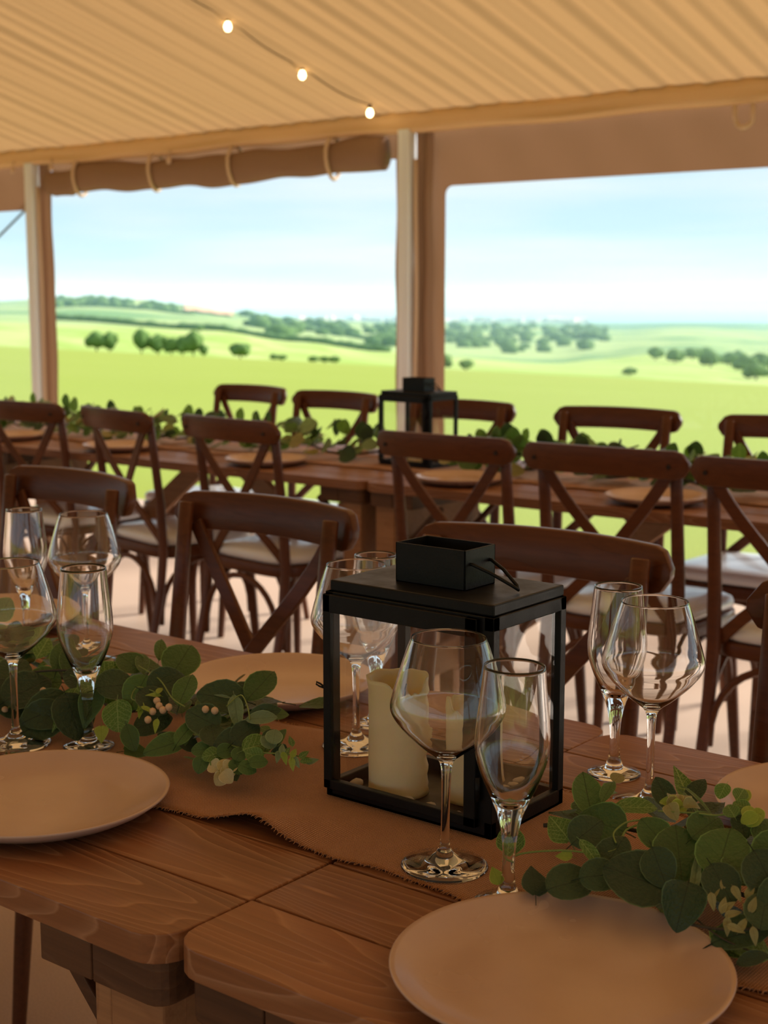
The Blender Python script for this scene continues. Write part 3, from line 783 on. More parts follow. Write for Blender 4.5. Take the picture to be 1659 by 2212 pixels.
# ------------------------------------------------------------------ chairs
def make_chair():
    e = empty('crossback_chair')
    C_ = M['chair']
    for s in (-1, 1):
        p = [(s * .185, -.285, 0), (s * .183, -.25, .15), (s * .180, -.212, .32), (s * .178, -.197, .45), (s * .178, -.203, .60), (s * .178, -.222, .76), (s * .179, -.238, .888)]
        g = MB(); g.tube(p, [.0125, .015, .017, .0185, .0180, .0165, .0155], 10, flat=.8, upref=(1, 0, 0)); autosmooth(g.build('back_post', C_, e, bevel=.002, seg=1), 50)
        p = [(s * .205, .150, 0), (s * .196, .142, .15), (s * .186, .132, .32), (s * .182, .126, .44)]
        g = MB(); g.tube(p, [.0125, .0155, .0175, .0180], 10); autosmooth(g.build('front_leg', C_, e), 50)
    # top rail: curved board with rounded ends, fixed behind the posts
    n = 28; Lr = .222; g = MB()
    for i in range(n + 1):
        u = -1 + 2 * i / n; x = u * Lr
        y = -.254 - .042 * (1 - u * u); lean = .010
        e_ = max(0, (abs(x) - (Lr - .033)) / .033); hh = .0345 * math.sqrt(max(.04, 1 - e_ * e_)) ; zc = .868 + .004 * (1 - u * u)
        th = .0095
        for (dy, dz) in ((th, -hh), (th, hh), (-th, hh), (-th, -hh)):
            g.v.append((x, y + dy - dz * lean / .035 * .6, zc + dz))
    for i in range(n):
        for j in range(4): g.f.append((i * 4 + j, (i + 1) * 4 + j, (i + 1) * 4 + (j + 1) % 4, i * 4 + (j + 1) % 4)); g.m.append(0)
    g.f += [(0, 1, 2, 3), tuple(n * 4 + j for j in (3, 2, 1, 0))]; g.m += [0, 0]
    autosmooth(g.build('top_rail', C_, e, bevel=.0035, seg=2), 40)
    for s in (-1, 1):
        g = MB(); g.lathe([(.0055, -.001), (.0055, .002)], 10); sc = g.build('screw', M['screw'], e, loc=(s * .179, -.2795, .866), rot=(R(90), 0, 0))
    # crossing bent straps
    for s in (-1, 1):
        off = .006 * s
        pts = bez((-s * .168, -.249 + off * .3, .850), (-s * .122, -.250 + off, .765), (-s * .055, -.232 + off, .70), (0, -.222 + off, .628), 8) + bez((0, -.222 + off, .628), (s * .055, -.212 + off, .565), (s * .12, -.200 + off, .52), (s * .170, -.185, .462), 8)[1:]
        g = MB(); g.strip(pts, (0, 1, .1), .030, .0095); autosmooth(g.build('cross_strap', C_, e, bevel=.002, seg=1), 40)
    # seat frame and cushion
    def seat_poly(k_, back_=-.205, front=.165, wb=.185, wf=.215):
        out = []; n_ = 44
        for i in range(n_):
            a = 2 * PI * i / n_; c, s_ = math.cos(a), math.sin(a); pw = .42
            x = math.copysign(abs(c) ** pw, c); y = math.copysign(abs(s_) ** pw, s_)
            w_ = wb + (wf - wb) * (y + 1) / 2
            out.append((x * w_ * k_, (back_ + front) / 2 + y * (front - back_) / 2 * k_))
        return out
    g = MB(); g.prism(seat_poly(1), .425, .462); autosmooth(g.build('seat_frame', C_, e, bevel=.007, seg=3), 40)
    g = MB(); lay = [(.90, .4625), (.965, .468), (.985, .480), (.965, .492), (.90, .499), (.6, .503), (.3, .504)]
    npt = 44
    for k_, z in lay: g.v += [(x, y, z) for x, y in seat_poly(k_)]
    for i in range(len(lay) - 1):
        for j in range(npt): g.f.append((i * npt + j, i * npt + (j + 1) % npt, (i + 1) * npt + (j + 1) % npt, (i + 1) * npt + j)); g.m.append(0)
    g.f += [tuple(range(npt))[::-1], tuple((len(lay) - 1) * npt + j for j in range(npt))]; g.m += [0, 0]
    g.build('seat_cushion', M['cushion'], e, smooth=True)
    # bentwood arches between the legs
    corners = [((-.190, .137), (.190, .137)), ((-.181, -.222), (.181, -.222)), ((-.190, .137), (-.181, -.222)), ((.190, .137), (.181, -.222))]
    for (a, c) in corners:
        a, c = Vector((*a, 0)), Vector((*c, 0)); pts = []
        for i in range(17):
            t = PI * i / 16; u = .5 - .5 * math.cos(t)
            pts.append(a.lerp(c, .03 + .94 * u) + Vector((0, 0, .215 + .205 * math.sin(t) ** .8)))
        g = MB(); g.tube(pts, .0092, 8); g.build('bent_brace', C_, e, smooth=True)
    return e
chair0 = make_chair(); used = [False]
def chair(x, y, face, yaw, label, group):
    c = chair0 if not used[0] else copy_tree(chair0); used[0] = True
    rz = R(yaw) + (PI if face < 0 else 0)
    off = Matrix.Rotation(rz, 3, 'Z') @ Vector((0, -.275, 0))
    c.location = (x - off.x, y - off.y, 0); c.rotation_euler = (0, 0, rz); tag(c, label, 'chair', group)
g1 = 'cross-back chairs along the near tables'
chair(-1.147, 1.845, -1, 3, 'brown cross-back chair facing the near table right behind the big lantern', g1)
chair(-1.719, 1.851, -1, -2, 'brown cross-back chair facing the near table behind the left garland and plate', g1)
chair(-2.300, 1.893, -1, -5, 'brown cross-back chair facing the near table behind the left pair of glasses', g1)
chair(-.535, 1.750, -1, 4, 'brown cross-back chair behind the right garland, mostly out of view', g1)
g2 = 'cross-back chairs with backs to the near tables'
chair(-4.06, 3.095, 1, 2, 'brown cross-back chair seen from behind in front of the left pole', g2)
chair(-3.545, 3.07, 1, -12, 'brown cross-back chair seen from behind, turned, second from the left pole', g2)
chair(-3.010, 3.046, 1, -6, 'brown cross-back chair seen from behind, third from the left pole', g2)
chair(-2.204, 3.026, 1, 0, 'brown cross-back chair seen from behind in front of the small far lantern', g2)
chair(-1.718, 3.014, 1, 3, 'brown cross-back chair seen from behind, just right of the one before the far lantern', g2)
chair(-1.245, 2.985, 1, 3, 'brown cross-back chair seen from behind, second right of the one before the far lantern', g2)
g3 = 'cross-back chairs on the field side of the far tables'
chair(-4.00, 4.215, -1, -7, 'brown cross-back chair facing the far table, second to the left of the far lantern', g3)
chair(-3.490, 4.140, -1, -4, 'brown cross-back chair facing the far table, just left of the far lantern', g3)
chair(-2.860, 4.060, -1, 3, 'brown cross-back chair facing the far table, half hidden behind the far lantern', g3)
chair(-2.268, 4.095, -1, 5, 'brown cross-back chair facing the far table, right of the far lantern', g3)
chair(-1.690, 4.100, -1, 2, 'brown cross-back chair facing the far table below the right window', g3)

# ------------------------------------------------------------------ lanterns
def lantern(cx, cy, rz, label):
    e = empty('candle_lantern', (cx, cy, T + .0035), rz); tag(e, label, 'lantern', 'black glass lanterns')
    I = M['iron']; W, D, H_ = .212, .134, .222; w, d = W / 2, D / 2; p = .011
    g = MB()
    g.box(-w, w, -d, d, 0, .004); g.box(-w, w, -d, -d + .009, 0, .017); g.box(-w, w, d - .009, d, 0, .017); g.box(-w, -w + .009, -d, d, 0, .017); g.box(w - .009, w, -d, d, 0, .017)
    g.build('base_tray', I, e, bevel=.0008, seg=1)
    for (x, y, ww) in ((-w + p / 2, d - p / 2, p), (w - p / 2, d - p / 2, p), (-w + p / 2, -d + p / 2, p)):
        g = MB(); g.box(-ww / 2, ww / 2, -p / 2, p / 2, .015, H_); g.build('corner_post', I, e, bevel=.0008, seg=1, loc=(x, y, 0))
    g = MB(); g.box(-.0125, .0125, -p / 2, p / 2, .015, H_); g.build('corner_post', I, e, bevel=.0008, seg=1, loc=(w - .0125, -d + p / 2, 0))
    g = MB(); g.box(-w, w, d - p, d, H_ - .014, H_); g.box(-w, w, -d, -d + p, H_ - .014, H_); g.box(-w, -w + p, -d, d, H_ - .014, H_); g.box(w - p, w, -d, d, H_ - .014, H_)
    g.build('top_frame', I, e, bevel=.0008, seg=1)
    g = MB(); g.box(-w + .004, w - .002, -d + .003, d - .002, H_, H_ + .012); g.build('lid', I, e, bevel=.0018, seg=2)
    # glazing
    for (xa, xb, ya, yb) in ((-w + .003, -w + .0045, -d + p, d - p), (w - .0045, w - .003, -d + p, d - p), (-w + p, w - p, d - .0045, d - .003)):
        xm, ym = (xa + xb) / 2, (ya + yb) / 2
        q_ = [(xm, ya), (xm, yb)] if xb - xa < yb - ya else [(xa, ym), (xb, ym)]
        g = MB(); g.add([(*q_[0], .016), (*q_[1], .016), (*q_[1], H_ - .013), (*q_[0], H_ - .013)], [(0, 1, 2, 3)]); g.build('glass_pane', M['pane'], e)
    # front door with its own frame, hinge on the right, hook on the left
    door = empty('door', (0, -d - .003, 0)); door.parent = e
    g = MB(); xa, xb = -w + .001, w - .016; za, zb = .010, H_ - .002
    g.box(xa, xa + .010, -.003, .0035, za, zb); g.box(xb - .014, xb, -.003, .0035, za, zb); g.box(xa, xb, -.003, .0035, za, za + .010); g.box(xa, xb, -.003, .0035, zb - .019, zb)
    g.build('door_frame', I, door, bevel=.0008, seg=1)
    g = MB(); g.add([(xa + .008, 0, za + .008), (xb - .012, 0, za + .008), (xb - .012, 0, zb - .017), (xa + .008, 0, zb - .017)], [(0, 1, 2, 3)]); g.build('glass_pane', M['pane'], door)
    g = MB(); g.tube([(xa, 0, .118), (xa - .006, -.001, .119), (xa - .010, -.002, .121), (xa - .0095, -.002, .1235), (xa - .005, -.001, .122), (xa, 0, .119)], .0011, 6); g.build('hook', I, door, smooth=True)
    for z in (.05, .17):
        g = MB(); g.tube([(xb + .002, -.001, z - .012), (xb + .002, -.001, z + .012)], .0026, 8); g.build('hinge', I, door, smooth=True)
    # open chimney box and folded wire handle
    cw, cdp, ch, t = .044, .027, .041, .0018; z0 = H_ + .012
    g = MB(); g.box(-cw, cw, -cdp, -cdp + t, z0, z0 + ch); g.box(-cw, cw, cdp - t, cdp, z0, z0 + ch); g.box(-cw, -cw + t, -cdp, cdp, z0, z0 + ch); g.box(cw - t, cw, -cdp, cdp, z0, z0 + ch); g.box(-cw, cw, -cdp, cdp, z0, z0 + .0015)
    g.build('chimney', I, e, bevel=.0005, seg=1)
    g = MB(); zt = z0 + .0032
    g.tube([(cw - .006, -.017, z0 + .026), (cw + .002, -.017, z0 + .026), (cw + .020, -.012, z0 + .019), (cw + .043, -.003, zt + .003), (cw + .046, .0, zt), (cw + .043, .003, zt + .003), (cw + .020, .012, z0 + .019), (cw + .002, .017, z0 + .026), (cw - .006, .017, z0 + .026)], .0019, 8)
    g.build('handle', I, e, smooth=True)
    return e
LX, LY = -.8545, 1.184
lantern(LX, LY, 0, 'black metal and glass candle lantern on the near runner')
lantern(-2.705, 3.60, R(-4), 'black metal and glass candle lantern on the far table')

def candle(x, y, r, h, seed, label, wall_cut, zb):
    """pillar candle, burnt hollow; wall_cut(angle)->height factor of the rim"""
    g = MB(); n = 56; rows = 26
    def rimh(a): return h * wall_cut(a)
    for i in range(rows + 1):
        t = i / rows
        for j in range(n):
            a = 2 * PI * j / n; z = rimh(a) * t
            k_ = 1 + .018 * mnoise.noise(Vector((math.cos(a) * 2, math.sin(a) * 2, z * 40 + seed))) + .02 * max(0, t - .93) / .07
            k_ += .035 * max(0, 1 - z / .006)
            if seed == 1:   # crust on the left, ragged torn edge on the right
                k_ += .07 * max(0, (t - .90) / .10) ** .5 * max(0, math.cos(a - R(218)))
                br = max(0, math.cos(a - R(28))) ** 6
                k_ += br * (.09 * mnoise.noise(Vector((3.1, 0, z * 95))) + .07 * mnoise.noise(Vector((9, 0, z * 240))) - .05 * t)
            g.v.append((r * k_ * math.cos(a), r * k_ * math.sin(a), z))
    for (kk, dz) in ((.90, -.0015), (.86, -.010), (.72, -.020), (.3, -.024)):
        for j in range(n):
            a = 2 * PI * j / n; zz = rimh(a) + dz if kk > .87 else min(rimh(a), h * .86) + dz
            g.v.append((r * kk * math.cos(a), r * kk * math.sin(a), zz))
    R_ = rows + 1 + 4
    for i in range(R_ - 1):
        for j in range(n): g.f.append((i * n + j, i * n + (j + 1) % n, (i + 1) * n + (j + 1) % n, (i + 1) * n + j)); g.m.append(0)
    g.f += [tuple(range(n))[::-1], tuple((R_ - 1) * n + j for j in range(n))]; g.m += [0, 0]
    e = empty('pillar_candle', (x, y, zb)); tag(e, label, 'candle')
    g.build('wax_body', M['wax'], e, smooth=True)
    g = MB(); g.tube([(0, 0, h * .80), (.001, 0, h * .80 + .010), (.003, .001, h * .80 + .016)], .0011, 6); g.build('wick', M['twig'], e, smooth=True)
    return e
ZB = T + .0035 + .0045
def cut1(a):   # broken away on the right hand side
    d_ = abs((a - R(-30) + PI) % (2 * PI) - PI); c = max(0, 1 - d_ / .75)
    return 1 - .10 * min(1, c * 2.2) - .03 * c * math.sin(a * 19) + .006 * math.sin(a * 7)
def cut2(a): return 1 + .05 * math.sin(3 * a + 1) + .05 * math.sin(5 * a) + .03 * math.sin(11 * a)
candle(-.900, 1.164, .0315, .126, 1, 'tall ivory pillar candle with a broken rim inside the near lantern', cut1, ZB)
candle(-.826, 1.196, .0285, .098, 5, 'shorter slumped ivory pillar candle inside the near lantern', cut2, ZB)
candle(-2.705, 3.60, .036, .085, 9, 'ivory pillar candle inside the far lantern', cut2, ZB)
rr = random.Random(11)
for i, (x, y, s) in enumerate([(-.775, 1.142, .011), (-.772, 1.165, .009), (-.800, 1.133, .007), (-.770, 1.19, .010), (-.797, 1.158, .006), (-.868, 1.138, .007), (-.943, 1.146, .007), (-.84, 1.140, .006), (-.775, 1.215, .009)]):
    bm = bmesh.new(); bmesh.ops.create_icosphere(bm, subdivisions=2, radius=1)
    for v_ in bm.verts:
        k_ = 1 + .25 * mnoise.noise(v_.co * 1.3 + Vector((i * 3, 0, 0))); v_.co = Vector((v_.co.x * k_ * 1.25, v_.co.y * k_, v_.co.z * .62 * k_)) * s
    me = bpy.data.meshes.new('pebble'); bm.to_mesh(me); bm.free()
    zmin = min(v_.co.z for v_ in me.vertices)
    tag(finish('pebble', me, M['pebble'], None, True, (x, y, ZB - zmin - .0003), (0, 0, rr.random() * 6)), 'small pale pebble on the tray of the near lantern', 'pebble', 'pebbles in the lantern')

# ------------------------------------------------------------------ plates
def plate_mesh():
    prof = [(.0, .0045), (.040, .0045), (.085, .0052), (.104, .0085), (.118, .0145), (.1275, .0205), (.1312, .0222), (.1325, .0212), (.1318, .0192), (.122, .0120), (.108, .0050), (.088, .0012), (.070, .0), (.066, .0015), (.0, .0015)]
    g = MB(); n = 96; vs_ = []
    for (r, z) in prof[1:-1]:
        for j in range(n):
            a = 2 * PI * j / n; vs_.append((r * math.cos(a), r * math.sin(a), z))
    m = len(prof) - 2; fs = [(i * n + j, i * n + (j + 1) % n, (i + 1) * n + (j + 1) % n, (i + 1) * n + j) for i in range(m - 1) for j in range(n)]
    fs += [tuple(range(n)), tuple((m - 1) * n + j for j in range(n))[::-1]]
    g.add(vs_, fs); return g.mesh('plate')
PM = plate_mesh(); PM.materials.append(M['plate']); PM.polygons.foreach_set('use_smooth', [True] * len(PM.polygons))
def plate(x, y, label, group):
    o = bpy.data.objects.new('dinner_plate', PM); COL.objects.link(o); o.location = (x, y, T + .0015); o.rotation_euler = (0, 0, random.random() * 6)
    tag(o, label, 'plate', group)
gp = 'beige dinner plates on the near tables'
plate(-.539, .902, 'beige stoneware plate on bare planks below the right garland', gp)
plate(-1.167, .903, 'beige stoneware plate on bare planks below the left garland', gp)
plate(-1.276, 1.386, 'beige stoneware plate between the left garland and the lantern', gp)
plate(-.496, 1.388, 'beige stoneware plate beyond the right garland', gp)
plate(-1.900, 1.392, 'beige stoneware plate behind the left pair of glasses', gp)
gp = 'plates on the far tables'
for x, y, lab in ((-1.73, 3.330, 'plate on the far table in front of the right chairs'), (-2.357, 3.338, 'plate on the far table just right of the far lantern'), (-3.11, 3.335, 'plate on the far table left of the far lantern'), (-3.80, 3.335, 'plate on the far table between the two left chairs'), (-4.42, 3.338, 'plate on the far table beside the left pole')):
    plate(x, y, 'beige stoneware ' + lab, gp)

# ------------------------------------------------------------------ glasses
def glass_mesh(outer, inner, n=64):
    """outer: foot to rim (r,z); inner: rim down to bowl bottom"""
    prof = outer + inner
    g = MB(); vs_ = [(0, 0, outer[0][1])]
    for (r, z) in prof:
        for j in range(n):
            a = 2 * PI * j / n; vs_.append((r * math.cos(a), r * math.sin(a), z))
    vs_.append((0, 0, inner[-1][1] - .0004))
    m = len(prof); fs = []
    for j in range(n): fs.append((0, 1 + (j + 1) % n, 1 + j))
    for i in range(m - 1):
        for j in range(n): fs.append((1 + i * n + j, 1 + i * n + (j + 1) % n, 1 + (i + 1) * n + (j + 1) % n, 1 + (i + 1) * n + j))
    for j in range(n): fs.append((1 + (m - 1) * n + j, 1 + (m - 1) * n + (j + 1) % n, 1 + m * n))
    g.add(vs_, fs); me = g.mesh('glass'); me.materials.append(M['glass']); me.polygons.foreach_set('use_smooth', [True] * len(me.polygons)); return me
def cr(pts, n=6):
    out = []
    for i in range(len(pts) - 1):
        p0 = pts[max(i - 1, 0)]; p1 = pts[i]; p2 = pts[i + 1]; p3 = pts[min(i + 2, len(pts) - 1)]
        for j in range(n):
            t = j / n
            out.append(tuple(.5 * (2 * p1[q] + (p2[q] - p0[q]) * t + (2 * p0[q] - 5 * p1[q] + 4 * p2[q] - p3[q]) * t * t + (3 * p1[q] - p0[q] - 3 * p2[q] + p3[q]) * t ** 3) for q in (0, 1)))
    out.append(pts[-1]); return out
foot = lambda r: [(r * .55, .0), (r * .97, .0), (r, .0012), (r * .97, .0024), (r * .62, .0052), (r * .34, .0088)]
w_out_ = foot(.041) + cr([(.0085, .0135), (.0052, .020), (.0042, .034), (.0041, .065), (.0046, .090), (.0062, .100), (.0105, .106), (.024, .1165), (.040, .1315), (.0500, .1445), (.0530, .1540), (.0510, .1655), (.0455, .185), (.0390, .206), (.0346, .2183), (.0343, .2189)], 5)
w_in = cr([(.0335, .2187), (.0380, .206), (.0445, .185), (.0498, .1655), (.0517, .1540), (.0488, .1455), (.0390, .1328), (.0230, .1182), (.0095, .1100), (.0030, .1080)], 5)
WINE = glass_mesh(w_out_, w_in)
f_out = foot(.0300) + cr([(.0085, .014), (.0062, .022), (.0054, .040), (.0064, .058), (.0086, .072), (.0118, .084), (.0168, .096), (.0240, .112), (.0305, .131), (.0325, .146), (.0315, .165), (.0285, .192), (.0262, .2150)], 5)
f_in = cr([(.0252, .2152), (.0273, .192), (.0302, .165), (.0311, .146), (.0290, .132), (.0225, .1145), (.0138, .099), (.0070, .092), (.0030, .0905)], 5)
FLUTE = glass_mesh(f_out, f_in)
def glass(me, name, px, py, label, group, z=T + .0006, lean=(0, 0), pos=None):
    o = bpy.data.objects.new(name, me); COL.objects.link(o)
    p = Vector(pos) if pos else onz(px, py, z); o.location = (p.x, p.y, z); o.rotation_euler = (R(lean[0]), R(lean[1]), random.random() * .3)
    tag(o, label, 'wine glass' if me is WINE else 'champagne flute', group)
gw, gf = 'wine glasses on the near tables', 'champagne flutes on the near tables'
ZR = T + .0042
glass(WINE, 'wine_glass', 960, 1871, 'empty wine glass on the runner in front of the lantern', gw, ZR, (0, .8))
glass(FLUTE, 'champagne_flute', 1096, 1953, 'empty champagne flute at the near right corner of the lantern', gf, ZR, (0, 1.0))
glass(WINE, 'wine_glass', 770, 1612, 'empty wine glass standing behind the lantern beside the plate', gw, ZR)
glass(FLUTE, 'champagne_flute', 812, 1562, 'empty champagne flute behind the lantern on bare planks', gf)
glass(WINE, 'wine_glass', 1402, 1738, 'empty wine glass behind the right garland', gw)
glass(FLUTE, 'champagne_flute', 1326, 1671, 'empty champagne flute on bare planks right of the lantern', gf)
glass(WINE, 'wine_glass', 35, 1607, 'empty wine glass in front of the left garland', gw, ZR)
glass(FLUTE, 'champagne_flute', 192, 1612, 'empty champagne flute in front of the left garland beside the plate', gf, ZR)
glass(WINE, 'wine_glass', 0, 0, 'empty wine glass behind the left garland', gw, pos=(-1.612, 1.340, 0))
glass(FLUTE, 'champagne_flute', 0, 0, 'empty champagne flute behind the left garland near the far table edge', gf, pos=(-1.738, 1.332, 0))

# ------------------------------------------------------------------ garlands
def leaf_mesh(name, prof, fold=.10, cup=.12, tipcurl=.12, stem=.22, notch=0):
    """unit-length leaf along +X; prof: list of (x, halfwidth)"""
    vs_ = []; fs = []; n = len(prof); cols = (-1, -.93, -.5, 0, .5, .93, 1)
    for (x, w) in prof:
        for c in cols:
            y = c * w
            z = fold * abs(y) + cup * (y * y) * 1.5 - tipcurl * x * x + .015 * math.sin(x * 9 + c * 2)
            vs_.append((x - (notch * abs(c) if x < .04 else 0), y, z))
    for i in range(n - 1):
        for j in range(6): q = i * 7 + j; fs.append((q, q + 7, q + 8, q + 1))
    g = MB(); g.add(vs_, fs)
    if stem: g.tube([(-stem, 0, -.05), (-stem * .5, 0, -.02), (.02, 0, 0)], .014, 3, caps=False)
    me = g.mesh(name, recalc=False); at_ = me.attributes.new('rim', 'FLOAT', 'POINT')
    at_.data.foreach_set('value', [1.0 if (i_ < n * 7 and i_ % 7 in (0, 6)) else 0.0 for i_ in range(len(me.vertices))])
    me.polygons.foreach_set('use_smooth', [True] * len(me.polygons)); return me
P_round = [(0, .03), (.05, .20), (.15, .345), (.3, .445), (.48, .475), (.66, .43), (.82, .315), (.93, .18), (.985, .07), (1, .01)]
P_oval = [(0, .02), (.08, .13), (.2, .235), (.36, .305), (.55, .315), (.72, .265), (.86, .175), (.95, .085), (1, .008)]
P_lance = [(0, .02), (.08, .11), (.2, .19), (.34, .215), (.5, .195), (.68, .14), (.84, .075), (.94, .03), (1, .004)]
P_heart = [(0, .10), (.05, .30), (.14, .40), (.26, .43), (.42, .40), (.58, .32), (.74, .21), (.88, .10), (.96, .04), (1, .006)]
P_slim = [(0, .012), (.1, .055), (.3, .088), (.55, .085), (.8, .05), (1, .005)]
SH = {'round': (P_round, .06, .10, .14, .2, 0), 'oval': (P_oval, .14, .10, .12, .15, 0), 'lance': (P_lance, .22, .1, .20, .12, 0), 'heart': (P_heart, .12, .12, .22, .3, .05), 'slim': (P_slim, .3, .2, .25, .1, 0), 'cup': (P_round, .25, .55, .30, .12, 0)}
LM = {}
def leafm(shape, mat_):
    k_ = (shape, mat_)
    if k_ not in LM:
        me = leaf_mesh('leaf', *SH[shape]); me.materials.append(M[mat_]); LM[k_] = me
    return LM[k_]
class Mound:
    """cross-section of a garland lying along X"""
    def __init__(s, yc, w, h, x0=-9, x1=9): s.yc, s.w, s.h, s.x0, s.x1 = yc, w, h, x0, x1
    def z(s, x, y):
        u = (y - s.yc) / s.w
        end = min(1, max(0, (x - s.x0) / .06), max(0, (s.x1 - x) / .06))
        return T + .006 + s.h * end * max(0, 1 - u * u)
    def hit(s, px, py):
        d = ray(px, py); p = CAM.copy(); st = .0025; t0 = (T + s.h + .02 - CAMH) / d.z
        p = CAM + d * t0
        for i in range(400):
            if p.z <= s.z(p.x, p.y): return p
            if p.y > s.yc + s.w * .35: return p
            p = p + d * st
        return p
def put_leaf(parent, mesh, pos, ax, nrm, length, width=1.0, name='leaf'):
    ax = ax.normalized(); nrm = (nrm - ax * nrm.dot(ax)).normalized(); sy = nrm.cross(ax)
    o = bpy.data.objects.new(name, mesh); COL.objects.link(o); o.parent = parent
    m = Matrix((ax * length, sy * (length * width), nrm * length)).transposed().to_4x4()
    lo = pos - ax * (length * .5)
    # keep the whole blade above the runner
    low = min((lo + m.to_3x3() @ v_.co).z for v_ in mesh.vertices)
    if low < T + .006: lo = lo + Vector((0, 0, T + .006 - low))
    m.translation = lo - Vector(parent.location)
    o.matrix_local = m
    return o
def gleaf(parent, mound, px, py, Lpx, wr, ang, shape, mat_, rnd, face=.55, lift=0, name='leaf'):
    """leaf whose middle is seen at (px,py); Lpx its length in pixels at that distance"""
    p = mound.hit(px, py); depth = (p - CAM).dot(FWD); L = Lpx * depth / F
    view = (CAM - p).normalized()
    n = (view * face + Vector((0, 0, 1)) * (1.05 - face) + Vector((rnd.uniform(-.2, .2), rnd.uniform(-.2, .2), 0))).normalized()
    im = RGT * math.cos(R(ang)) + UPV * math.sin(R(ang))
    ax = im - view * (im.dot(n) / view.dot(n))
    ax.normalize()
    return put_leaf(parent, leafm(shape, mat_), p + n * (.006 + lift), ax, n, L * 1.04, wr, name)
def scatter(parent, mound, x0, x1, count, rnd, mats_, shapes, s0=.03, s1=.055, depthf=.8, name='leaf', face=0):
    for i in range(count):
        x = rnd.uniform(x0, x1); y = mound.yc + rnd.gauss(0, .42) * mound.w
        u = abs(y - mound.yc) / mound.w
        if u > .95: continue
        z = T + .008 + (mound.z(x, y) - T) * rnd.uniform(.25, depthf)
        a = rnd.uniform(0, 2 * PI); ax = Vector((math.cos(a), math.sin(a), rnd.uniform(-.2, .5)))
        n = Vector((rnd.uniform(-.5, .5), rnd.uniform(-.75, .35) - face, 1)).normalized()
        s = rnd.choice(shapes); put_leaf(parent, leafm(s, rnd.choice(mats_)), Vector((x, y, z)), ax, n, rnd.uniform(s0, s1), 1, name)
def berry(parent, p, r):
    o = bpy.data.objects.new('berry', BER); COL.objects.link(o); o.parent = parent; o.location = p - Vector(parent.location); o.scale = (r, r, r)
g = MB(); g.lathe([(.15, -1), (.6, -.82), (.95, -.3), (1, .1), (.85, .6), (.5, .9), (.2, .98), (.1, 1.12)], 10); BER = g.mesh('berry'); BER.materials.append(M['berry']); BER.polygons.foreach_set('use_smooth', [True] * len(BER.polygons))
def vine(parent, mound, pts, r, mat_, name='stem', lift=.004):
    P = []
    for (x, y) in pts: P.append(mound.hit(x, y) + Vector((0, 0, lift)) - Vector(parent.location))
    Q = []
    for i in range(len(P) - 1):
        p0, p1, p2, p3 = P[max(i - 1, 0)], P[i], P[i + 1], P[min(i + 2, len(P) - 1)]
        for j in range(5):
            t = j / 5; Q.append(.5 * (2 * p1 + (p2 - p0) * t + (2 * p0 - 5 * p1 + 4 * p2 - p3) * t * t + (3 * p1 - p0 - 3 * p2 + p3) * t ** 3))
    Q.append(P[-1]); g = MB(); g.tube(Q, r, 6); g.build(name, mat_, parent, smooth=True)

# right garland
rnd = random.Random(21)
MR = Mound(1.135, .155, .075, -.74, 2.0)
GR = empty('eucalyptus_garland', (-.45, 1.135, T)); tag(GR, 'artificial eucalyptus garland with broad dark leaves right of the lantern', 'garland', 'eucalyptus garlands')
right_leaves = [
 (1267, 1721, 112, .92, 100, 'oval', 'leaf'), (1314, 1724, 78, .6, 65, 'oval', 'leaf'), (1207, 1799, 76, 1.0, 125, 'heart', 'leafnet'),
 (1301, 1786, 118, .90, 158, 'round', 'leaf'), (1376, 1761, 88, .62, 5, 'round', 'leafnet'), (1437, 1720, 90, .85, 118, 'oval', 'leafdark'),
 (1469, 1708, 110, .85, 108, 'lance', 'leafnet'), (1508, 1722, 74, .9, 60, 'oval', 'leafdark'), (1497, 1754, 86, .6, -48, 'slim', 'leafpale'), (1512, 1742, 92, .5, -38, 'slim', 'leafpale'),
 (1464, 1846, 130, .95, 95, 'round', 'leaf'), (1564, 1850, 128, .95, 75, 'round', 'leaf'), (1622, 1876, 130, 1.0, 105, 'round', 'leaf'), (1503, 1888, 128, .9, 82, 'slim', 'leafpale'),
 (1370, 1911, 144, .98, 155, 'round', 'leafdark'), (1472, 1968, 104, .95, -105, 'cup', 'leafdark'), (1232, 1914, 112, .85, 20, 'round', 'leafdark'), (1149, 1906, 74, .95, 95, 'heart', 'leafdark'),
 (1103, 1814, 82, .86, 95, 'heart', 'leafnet'), (1068, 1897, 42, .95, 110, 'heart', 'leaflime'), (1218, 1857, 36, .9, 170, 'heart', 'leaflime'), (1275, 1862, 76, .6, -50, 'oval', 'leafnet'),
 (1267, 1805, 86, .95, 40, 'round', 'leafdark'), (1648, 1978, 96, .9, 80, 'round', 'leafdark'), (1628, 2080, 70, .8, 20, 'oval', 'leafdark'), (1560, 1925, 96, .9, -60, 'round', 'leafdark'),
 (1330, 1850, 90, .9, 60, 'round', 'leafdark'), (1410, 1810, 84, .9, 130, 'round', 'leaf'), (1520, 1800, 90, .9, 40, 'round', 'leaf'), (1600, 1800, 84, .9, 100, 'oval', 'leafdark'), (1655, 1815, 80, .95, 70, 'round', 'leaf'),
 (1300, 1900, 90, .9, 10, 'round', 'leafdark'), (1430, 1885, 90, .9, -70, 'round', 'leafdark'), (1655, 1905, 120, .95, -60, 'round', 'leafdark'), (1690, 1850, 120, 1, 60, 'round', 'leaf'), (1700, 1950, 120, 1, 20, 'round', 'leafdark')]
for sp in right_leaves: gleaf(GR, MR, *sp, rnd, face=.62 if sp[3] > .7 else .5, lift=rnd.uniform(0, .008))
